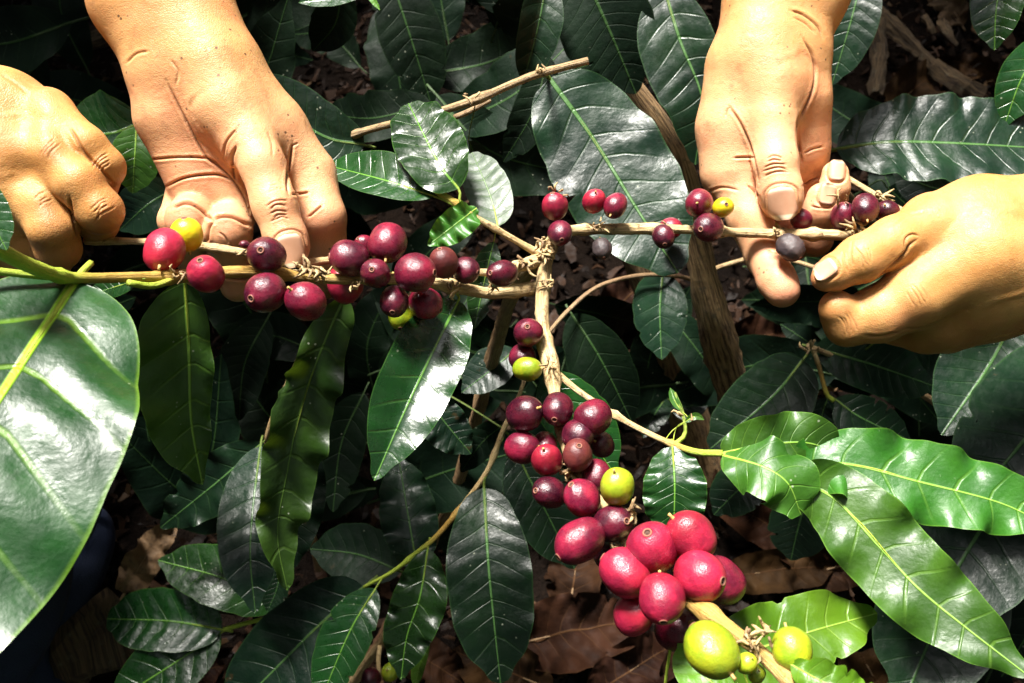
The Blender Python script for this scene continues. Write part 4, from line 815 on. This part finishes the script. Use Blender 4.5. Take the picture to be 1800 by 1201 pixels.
H4 = hand(.40,
  body=[[(-220, 262, 14, 128), (-170, 272, 11, 126), (-90, 290, 8, 120)], [(-120, 235, 6, 112), (0, 213, 2, 92), (84, 200, -4, 42)], [(-120, 285, 3, 112), (0, 280, -4, 86), (84, 266, -10, 49)], [(-120, 340, 4, 110), (0, 340, -2, 86), (68, 350, -8, 52)], [(-120, 395, 10, 90), (0, 400, 6, 72), (50, 420, 4, 50)]],
  fingers=[[(84, 200, -4, 40), (150, 258, -9, 36), (182, 294, -5, 35), (174, 338, 20, 29)], [(84, 266, -10, 45), (138, 322, -16, 39), (176, 370, -13, 38), (172, 392, 6, 36)], [(68, 350, -8, 47), (92, 402, -13, 40), (102, 436, -7, 37), (95, 456, 14, 32)], [(45, 420, 4, 46), (40, 470, 10, 40)]],
  creases=[([(121, 222), (132, 240), (150, 270), (178, 300), (200, 325)], 1.0, 3.2, .7), ([(122, 345), (126, 370), (130, 390), (138, 420)], 1.0, 3.2, .8), ([(0, 130), (25, 145), (50, 165)], .4, 4, .15)] + arcs(180, 288, 48, 40, 4, 6, .35, 2, 5, .3) + arcs(178, 366, 52, 44, 4, 6, .35, 2, 5, .3) + arcs(88, 262, 35, 36, 3, 7, .3, 2.2, 4, .25) + arcs(76, 352, 50, 36, 3, 7, .3, 2.2, 4, .25),
  palm=0.0, browns=[(88, 262, 24, .55), (82, 372, 28, .55), (205, 320, 26, .5), (100, 440, 45, .35), (190, 405, 30, .25), (80, 175, 20, .3)],  # browner knuckles; shade of the lower fingers put into the skin colour
  bumps=[(86, 200, 22, 1.2), (86, 266, 22, 1.6), (72, 352, 24, 1.5), (50, 235, 26, -1.4), (45, 310, 26, -1.5), (182, 290, 18, .8), (178, 368, 20, .9)], vox=VOX, kf=.005)

def ground_z(x, y): return float(ground_h(np.array([x]), np.array([y]))[0])
def person(hands, label, shirt, arms, torso, head, hips, feet, shirt_name):
    """hands and forearms seen by the lens, carried on by a coarser body out of the frame; one mesh, clothes are its children"""
    A = lambda *l: [(np.asarray(p, float), r) for p, r in l]
    body = []
    for (f0, wr, el, sh) in arms: body.append(A((f0, wr), (el, .043), (sh, .052)))
    neck = (np.asarray(torso[1]) + np.asarray(head)) / 2
    body.append(A((hips, .13), (torso[0], .13), (torso[1], .12))); body.append(A((arms[0][3], .06), (torso[1], .09), (arms[1][3], .06)))
    body.append(A((torso[1], .06), (neck, .055), (head, .07)))
    hd = np.asarray(head); body.append(A((hd + [0, 0, .05], .088), (hd + [0, -.03, -.03], .066)))
    body.append(A((hd + [0, -.10, .02], .012), (hd + [0, -.112, -.005], .016)))
    for s_ in (-1, 1):
        body.append(A((hd + [s_ * .09, 0, .02], .014), (hd + [s_ * .092, .005, -.015], .012)))
    for i, ft in enumerate(feet):
        ft = np.asarray(ft, float); s_ = -1 if i == 0 else 1; kn = (np.asarray(hips) + ft) / 2 + [s_ * .08, -.12, .10]
        body.append(A((np.asarray(hips) + [s_ * .09, 0, 0], .085), (kn, .06), (ft + [0, 0, .08], .045))); body.append(A((ft + [0, 0, .045], .04), (ft + [0, -.14, .03], .03)))
    V, tri, quad = sd_mesh(body, [], .007, kb=.03)
    g = Geo(); z = np.zeros(len(V))
    fl = [list(q) for q in quad] + [list(t) for t in tri]
    cen = V.mean(0); nn = vnormals(V, np.asarray(quad))
    if (nn * (V - cen)).sum() < 0: fl = [q[::-1] for q in fl]
    g.add(V, fl, dict(palm=z, crease_dark=z, pink=z, brown=z, soil=z))
    for h in hands: g.add(h['V'], h['F'], {k: h[k] for k in ('palm', 'crease_dark', 'pink', 'brown', 'soil')})
    o = link('person', g.build('person', [SKIN])); tag(o, label, 'person')
    for h in hands:
        for (NV, NF, tp_, ed_) in h['nails']:
            me_ = mesh('fingernail', NV, NF, NAIL); fattr(me_, 'tip', tp_); fattr(me_, 'rim', ed_); link('fingernail', me_, o)
    grow = lambda ch, e: [(p, r + e) for p, r in ch]
    def garment(name, chains, mat):
        V, tri, quad = sd_mesh(chains, [], .008, kb=.03)
        fl = [list(q) for q in quad] + [list(t) for t in tri]; nn = vnormals(V, np.asarray(quad))
        if (nn * (V - V.mean(0))).sum() < 0: fl = [q[::-1] for q in fl]
        V = V + nn * (.004 * np.sin(V[:, :1] * 70 + V[:, 2:] * 50) * np.sin(V[:, 1:2] * 60))
        link(name, mesh(name, V, fl, mat), o)
    sleeves = []
    for (f0, wr, el, sh) in arms:
        f0, el, sh = map(lambda q: np.asarray(q, float), (f0, el, sh)); sleeves.append([(el * .6 + f0 * .4, .058), (el, .062), (sh, .075)])
    garment(shirt_name, sleeves + [grow(c_, .018) for c_ in body[2:4]], shirt)
    garment('trousers', [grow(c_, .016) for c_ in body[9:10] + body[11:12]] + [[(np.asarray(hips), .15), (np.asarray(hips) + [0, 0, .06], .148)]], NAVY)
    hv, ht, hq = sd_mesh([A((hd + [0, .012, .062], .092), (hd + [0, .03, .0], .082))], [], .006)
    link('hair', mesh('hair', hv, [list(q)[::-1] for q in hq] + [list(t)[::-1] for t in ht], HAIR), o)
    return o
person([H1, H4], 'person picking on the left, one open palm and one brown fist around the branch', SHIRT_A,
       [(P(270, -70, .432), .031, (-.30, .62, .60), (-.40, .92, .90)), (P(-190, 268, .412), .031, (-.62, .52, .56), (-.78, .88, .90))],
       [(-.60, 1.12, .55), (-.59, .98, .88)], (-.58, .90, 1.13), (-.60, 1.20, .42), [(-.72, 1.25, 0), (-.48, 1.25, 0)], 'shirt')
person([H2, H3], 'person picking on the right, one pale palm and one hand pinching the branch end', SHIRT_B,
       [(P(1425, -70, .483), .030, (.33, .66, .60), (.44, .94, .90)), (P(1940, 420, .462), .031, (.66, .50, .54), (.82, .88, .90))],
       [(.64, 1.12, .55), (.63, .98, .88)], (.62, .90, 1.13), (.64, 1.20, .42), [(.52, 1.25, 0), (.76, 1.25, 0)], 'work_shirt')

# ------------------------------------------------------------------ bushes and trees added out of view to shade the background
def bush(x, y, h, rad, label, n, seed, ls=1.0, name='added_coffee_bush', cat='coffee bush', grp='coffee bushes added out of view for shade'):
    r = np.random.default_rng(seed); z0 = ground_z(x, y); o = empty(name, (x, y, z0)); tag(o, label, cat, grp)
    g = Geo(); V, F, at = tube_geo([(x, y, z0 - .02), (x + .03, y - .02, h * .4), (x, y, h * .95)], [.024, .018, .006], 0, sides=10, rough=.08); g.add(V, F, at); link('trunk', g.build('trunk', [BARK]), o)
    src = FILL[1]; nv_ = len(src.vertices); vs = np.zeros(nv_ * 3, np.float32); src.vertices.foreach_get('co', vs); vs = vs.reshape(-1, 3)
    fs = [list(p.vertices) for p in src.polygons]; g = Geo(); ph = np.zeros(nv_, np.float32); src.attributes['phase'].data.foreach_get('value', ph)
    for i in range(n):
        a = r.uniform(0, 6.28); zz = r.uniform(.12, 1.0); q = rad * (1.05 - .6 * zz) * r.uniform(.35, 1) ; s_ = r.uniform(1.0, 1.6) * ls
        m = Matrix.Rotation(a - 1.57 + r.normal(0, .4), 3, 'Z') @ Matrix.Rotation(r.normal(-.45, .35), 3, 'X') @ Matrix.Rotation(r.normal(0, .4), 3, 'Y')
        g.add(vs @ np.array(m).T * s_ + [x + q * math.cos(a), y + q * math.sin(a), z0 + zz * h], fs, dict(phase=ph))
    cr = link('crown', g.build('crown', [LM['dark'], TWIG]), o); cr['kind'] = 'stuff'
bush(-.10, 1.85, 2.4, .62, 'coffee bush added out of view for shade straight behind the pickers', 260, 1, 1.25)
bush(-1.05, 1.95, 2.4, .62, 'coffee bush added out of view for shade behind the left picker', 260, 4, 1.25)
bush(.85, 1.95, 2.4, .62, 'coffee bush added out of view for shade behind the right picker', 260, 5, 1.25)
bush(-1.25, .75, 1.5, .45, 'coffee bush added out of view for shade to the left of the left picker', 150, 2)
for i, (a_, wh) in enumerate([(-150, 'behind the camera to the left'), (-95, 'straight behind the camera'), (-40, 'behind the camera to the right'), (15, 'far to the right'), (62, 'behind the right picker'), (118, 'behind the left picker'), (165, 'far to the left')]):  # ring of unseen trees added to cut sky light from the sides
    bush(2.6 * math.cos(R(a_)), .5 + (2.6 if a_ not in (62, 118) else 3.4) * math.sin(R(a_)), 4.6 if a_ not in (62, 118) else 3.4, 1.5, 'leafy tree added out of view to block sky light, ' + wh, 260, 20 + i, 3.8, 'added_shade_tree', 'shade tree', 'trees added round the plot to block the sky')
bush(1.35, .70, 1.5, .45, 'coffee bush added out of view for shade to the right of the right picker', 150, 3)

# the bystander's trouser leg at the lower left
def bystander():
    a = G(40, 1190, 0.02); kn = P(-40, 860, .60)
    A = lambda *l: [(np.asarray(p, float), r) for p, r in l]
    up = kn + np.array([-.25, -.35, .30])
    ft = a + np.array([.0, .0, .03])
    V, tri, quad = sd_mesh([A((ft + [-.02, -.03, .02], .045), (kn, .07), (up, .09)), A((ft, .04), (ft + [.02, .10, -.008], .036))], [], .006, kb=.02)
    nn = vnormals(V, np.asarray(quad)); fl = [list(q) for q in quad] + [list(t) for t in tri]
    if (nn * (V - V.mean(0))).sum() < 0: fl = [q[::-1] for q in fl]; nn = -nn
    V = V + nn * (.006 * np.sin(V[:, 2:] * 80 + 3 * np.sin(V[:, :1] * 25)))
    o = link('person', mesh('person', V, fl, NAVY)); tag(o, 'person of whom only a dark navy trouser leg shows at the lower left', 'person')
bystander()

# ------------------------------------------------------------------ litter on the ground
def litter():
    r = np.random.default_rng(11); g = Geo(); Vs = []; Fs = []; T = []; c_ = 0
    n = 14000
    xs = r.uniform(-.85, .85, n); ys = r.uniform(-.05, 1.25, n)
    for i in range(n):
        L = r.gamma(2.2, .004) + .004; wd = L * r.uniform(.15, .6); th = L * r.uniform(.04, .15); a = r.uniform(0, 6.28); tl = r.normal(0, .35); rl = r.normal(0, .5)
        bend = r.normal(0, .2) * L
        pts = np.array([[-1, -.6, 0], [0, -1, 0], [1, -.5, 0], [1, .5, 0], [0, 1, 0], [-1, .6, 0]], float) * [L / 2, wd / 2, 1]
        pts[:, :2] *= r.uniform(.75, 1.2, (6, 1)); pts[[1, 4], 2] += bend
        pts = np.vstack([pts, pts + [0, 0, -th]])
        ca, sa = math.cos(a), math.sin(a)
        Y = pts[:, 1] * math.cos(rl) - pts[:, 2] * math.sin(rl); Z = pts[:, 1] * math.sin(rl) + pts[:, 2] * math.cos(rl); X = pts[:, 0] * math.cos(tl) - Z * math.sin(tl); Z = pts[:, 0] * math.sin(tl) + Z * math.cos(tl)
        Vs.append(np.stack([xs[i] + X * ca - Y * sa, ys[i] + X * sa + Y * ca, Z + .002 + r.random() ** 2 * .028], -1))
        Fs += [[c_, c_ + 1, c_ + 4, c_ + 5], [c_ + 1, c_ + 2, c_ + 3, c_ + 4]] + [[c_ + k, c_ + 6 + k, c_ + 6 + (k + 1) % 6, c_ + (k + 1) % 6] for k in range(6)]
        T += [r.random() ** 1.3] * 12; c_ += 12
    V = np.vstack(Vs); V[:, 2] += ground_h(V[:, 0], V[:, 1])
    me = mesh('litter', V, Fs, LITTER, smooth=False); fattr(me, 'tone', T)
    tag(link('litter', me), 'dark brown crumbled leaf and bark litter covering the soil', 'litter', kind='stuff')
litter()
def fallen(px, py, ln, wd, ang, label, curl=.3, h=.004, mat=None, seed=0, wave=.010):
    """a dry leaf on the ground; ln, wd in metres, ang in the ground plane"""
    ln *= .8; wd *= .8; p = G(px, py, h); a = R(ang); dr = np.array([math.cos(a), math.sin(a), 0])
    pts = [w2c(p - dr * ln / 2), w2c(p + [0, 0, .012]), w2c(p + dr * ln / 2 + [0, 0, .004])]
    g, uv = leaf_geo(pts, wd / 2, wd / 2, fold=curl, wave=wave, wf=2.5, corr=.16, curl=.3, seed=seed + 300, nu=60, nw=12, pett=.3, petr=.0012)
    rr = np.random.default_rng(seed + 50); X = g.v[0]; dq = np.zeros(len(X))
    for k_ in range(14):
        f_ = rr.standard_normal(3) * rr.choice([60, 120, 220]); dq += np.abs(np.sin(X @ f_ + rr.uniform(0, 6))) * 60 / np.linalg.norm(f_)
    g.v[0] = X + np.outer((dq - dq.mean()) * .0045, [0, .5, .866])
    o = link('fallen_leaf', leaf_mesh(g, uv, mat or DRY)); tag(o, label, 'dry leaf', 'dry leaves on the ground'); return o
fallen(1010, 1115, .15, .08, 10, 'large dry brown leaf lying below the round cluster of red cherries', seed=1)
fallen(880, 1180, .11, .06, 160, 'dry brown leaf at the bottom edge under the tall dark leaf', seed=2)
fallen(1120, 1175, .12, .06, 30, 'dry brown leaf at the bottom edge left of the big green cherry', seed=3)
fallen(1340, 930, .13, .06, 150, 'curled rust-brown dry leaf right of the small glossy leaf', seed=4, curl=.7)
fallen(1360, 1010, .13, .05, 5, 'long dull brown dry leaf right of the red cherry cluster', seed=5)
fallen(1010, 1010, .10, .06, 80, 'dark brown dry leaf behind the lowest red cherries on their left', seed=6)
fallen(1120, 520, .14, .07, 40, 'dry brown leaf in the shade between fork and trunks', seed=7)
fallen(1340, 600, .14, .06, 20, 'reddish brown dry leaf in the shade right of the trunks', seed=8)
fallen(1500, 1150, .10, .05, 120, 'dry brown leaf right of the light green leaf at the bottom', seed=9)
fallen(1440, 668, .04, .04, 60, 'small pale tan dry leaf under the thin twig at right', mat=DRYW, seed=10, h=.1)
fallen(265, 985, .08, .035, 60, 'small ochre dry leaf near the speckled leaf at lower left', mat=DRYW, seed=11, h=.05)
fallen(330, 1195, .08, .05, 20, 'dry brown leaf between the lower left leaf pair and the big leaf', seed=12)
fallen(1200, 1190, .09, .05, 70, 'dark dry leaf under the green cherries at the bottom', seed=13)
fallen(1700, 130, .12, .035, -20, 'narrow dry leaf on the mulch at upper right', seed=14)
fallen(1600, 170, .13, .07, 40, 'greyish dry leaf behind the long grey-green leaf at right', seed=15)
fallen(1660, 20, .08, .05, 120, 'pale dry leaf at the top edge on the mulch', seed=16, mat=DRYW)
fallen(1480, 1000, .09, .05, 10, 'dark dry leaf between the wavy green leaf and the bluish leaves', seed=17)
fallen(760, 1170, .09, .05, -30, 'dark dry leaf beside the light green leaf sliver at the bottom', seed=18)
def stick(pts, label, r0, name='stick', cat='stick', rough=.16, tint=.35, seed=0):
    W = [G(p[0], p[1], p[2]) for p in pts]
    V, F, at = tube_geo(W, [r0 * q for q in np.linspace(1, .75, len(W))], tint, sides=9, rough=rough, seed=seed)
    V = V + np.random.default_rng(seed).standard_normal(V.shape) * r0 * .07
    g = Geo(); g.add(V, F, at); o = link(name, g.build(name, [TWIG if tint > .5 else BARKD], smooth=tint > .5)); tag(o, label, cat, 'sticks on the mulch'); return o
stick([(1520, 10, .03), (1560, 40, .035), (1600, 75, .03), (1645, 118, .03)], 'thick ochre-brown split stick slanting across the mulch at upper right', .010, seed=1, tint=.35)
stick([(1540, 40, .05), (1548, 90, .04), (1540, 165, .03)], 'dark brown upright stub below the split stick at upper right', .012, seed=2, tint=.1)
stick([(1440, 170, .12), (1500, 185, .11), (1560, 203, .10)], 'rough brown stick between the palm and the long grey-green leaf', .007, seed=3, tint=.4)
stick([(1640, 118, .03), (1690, 150, .03), (1720, 165, .02)], 'reddish brown bark strip at the end of the split stick', .011, seed=4, tint=.2)
stick([(150, 1165, .03), (180, 1155, .035), (208, 1140, .04)], 'pale yellow split wood chip at the lower left corner', .011, name='wood_chip', cat='wood chip', seed=5, tint=1)
stick([(150, 1110, .03), (160, 1140, .04), (165, 1165, .03)], 'rough brown bark scrap standing beside the pale wood chip', .022, name='bark_scrap', cat='bark', seed=6, tint=.3, rough=.25)
stick([(110, 1201, .02), (130, 1180, .03), (150, 1190, .02)], 'brown bark scrap at the bottom edge beside the navy trouser leg', .013, name='bark_scrap', cat='bark', seed=7, tint=.4, rough=.25)
stick([(1625, 30, .02), (1635, 45, .025), (1640, 60, .02)], 'short grey wood chip lying on mulch near the top right', .006, name='wood_chip', cat='wood chip', seed=8, tint=.45)
stick([(1655, 40, .02), (1668, 65, .025), (1680, 80, .02)], 'longer grey wood chip on mulch left of the top right leaf', .006, name='wood_chip', cat='wood chip', seed=9, tint=.45)
stick([(30, 60, .06), (110, 85, .06), (200, 60, .05)], 'dim brown stick in the shadow above the left fist', .012, seed=10, tint=.1)
print('leaves', LEAF_N)
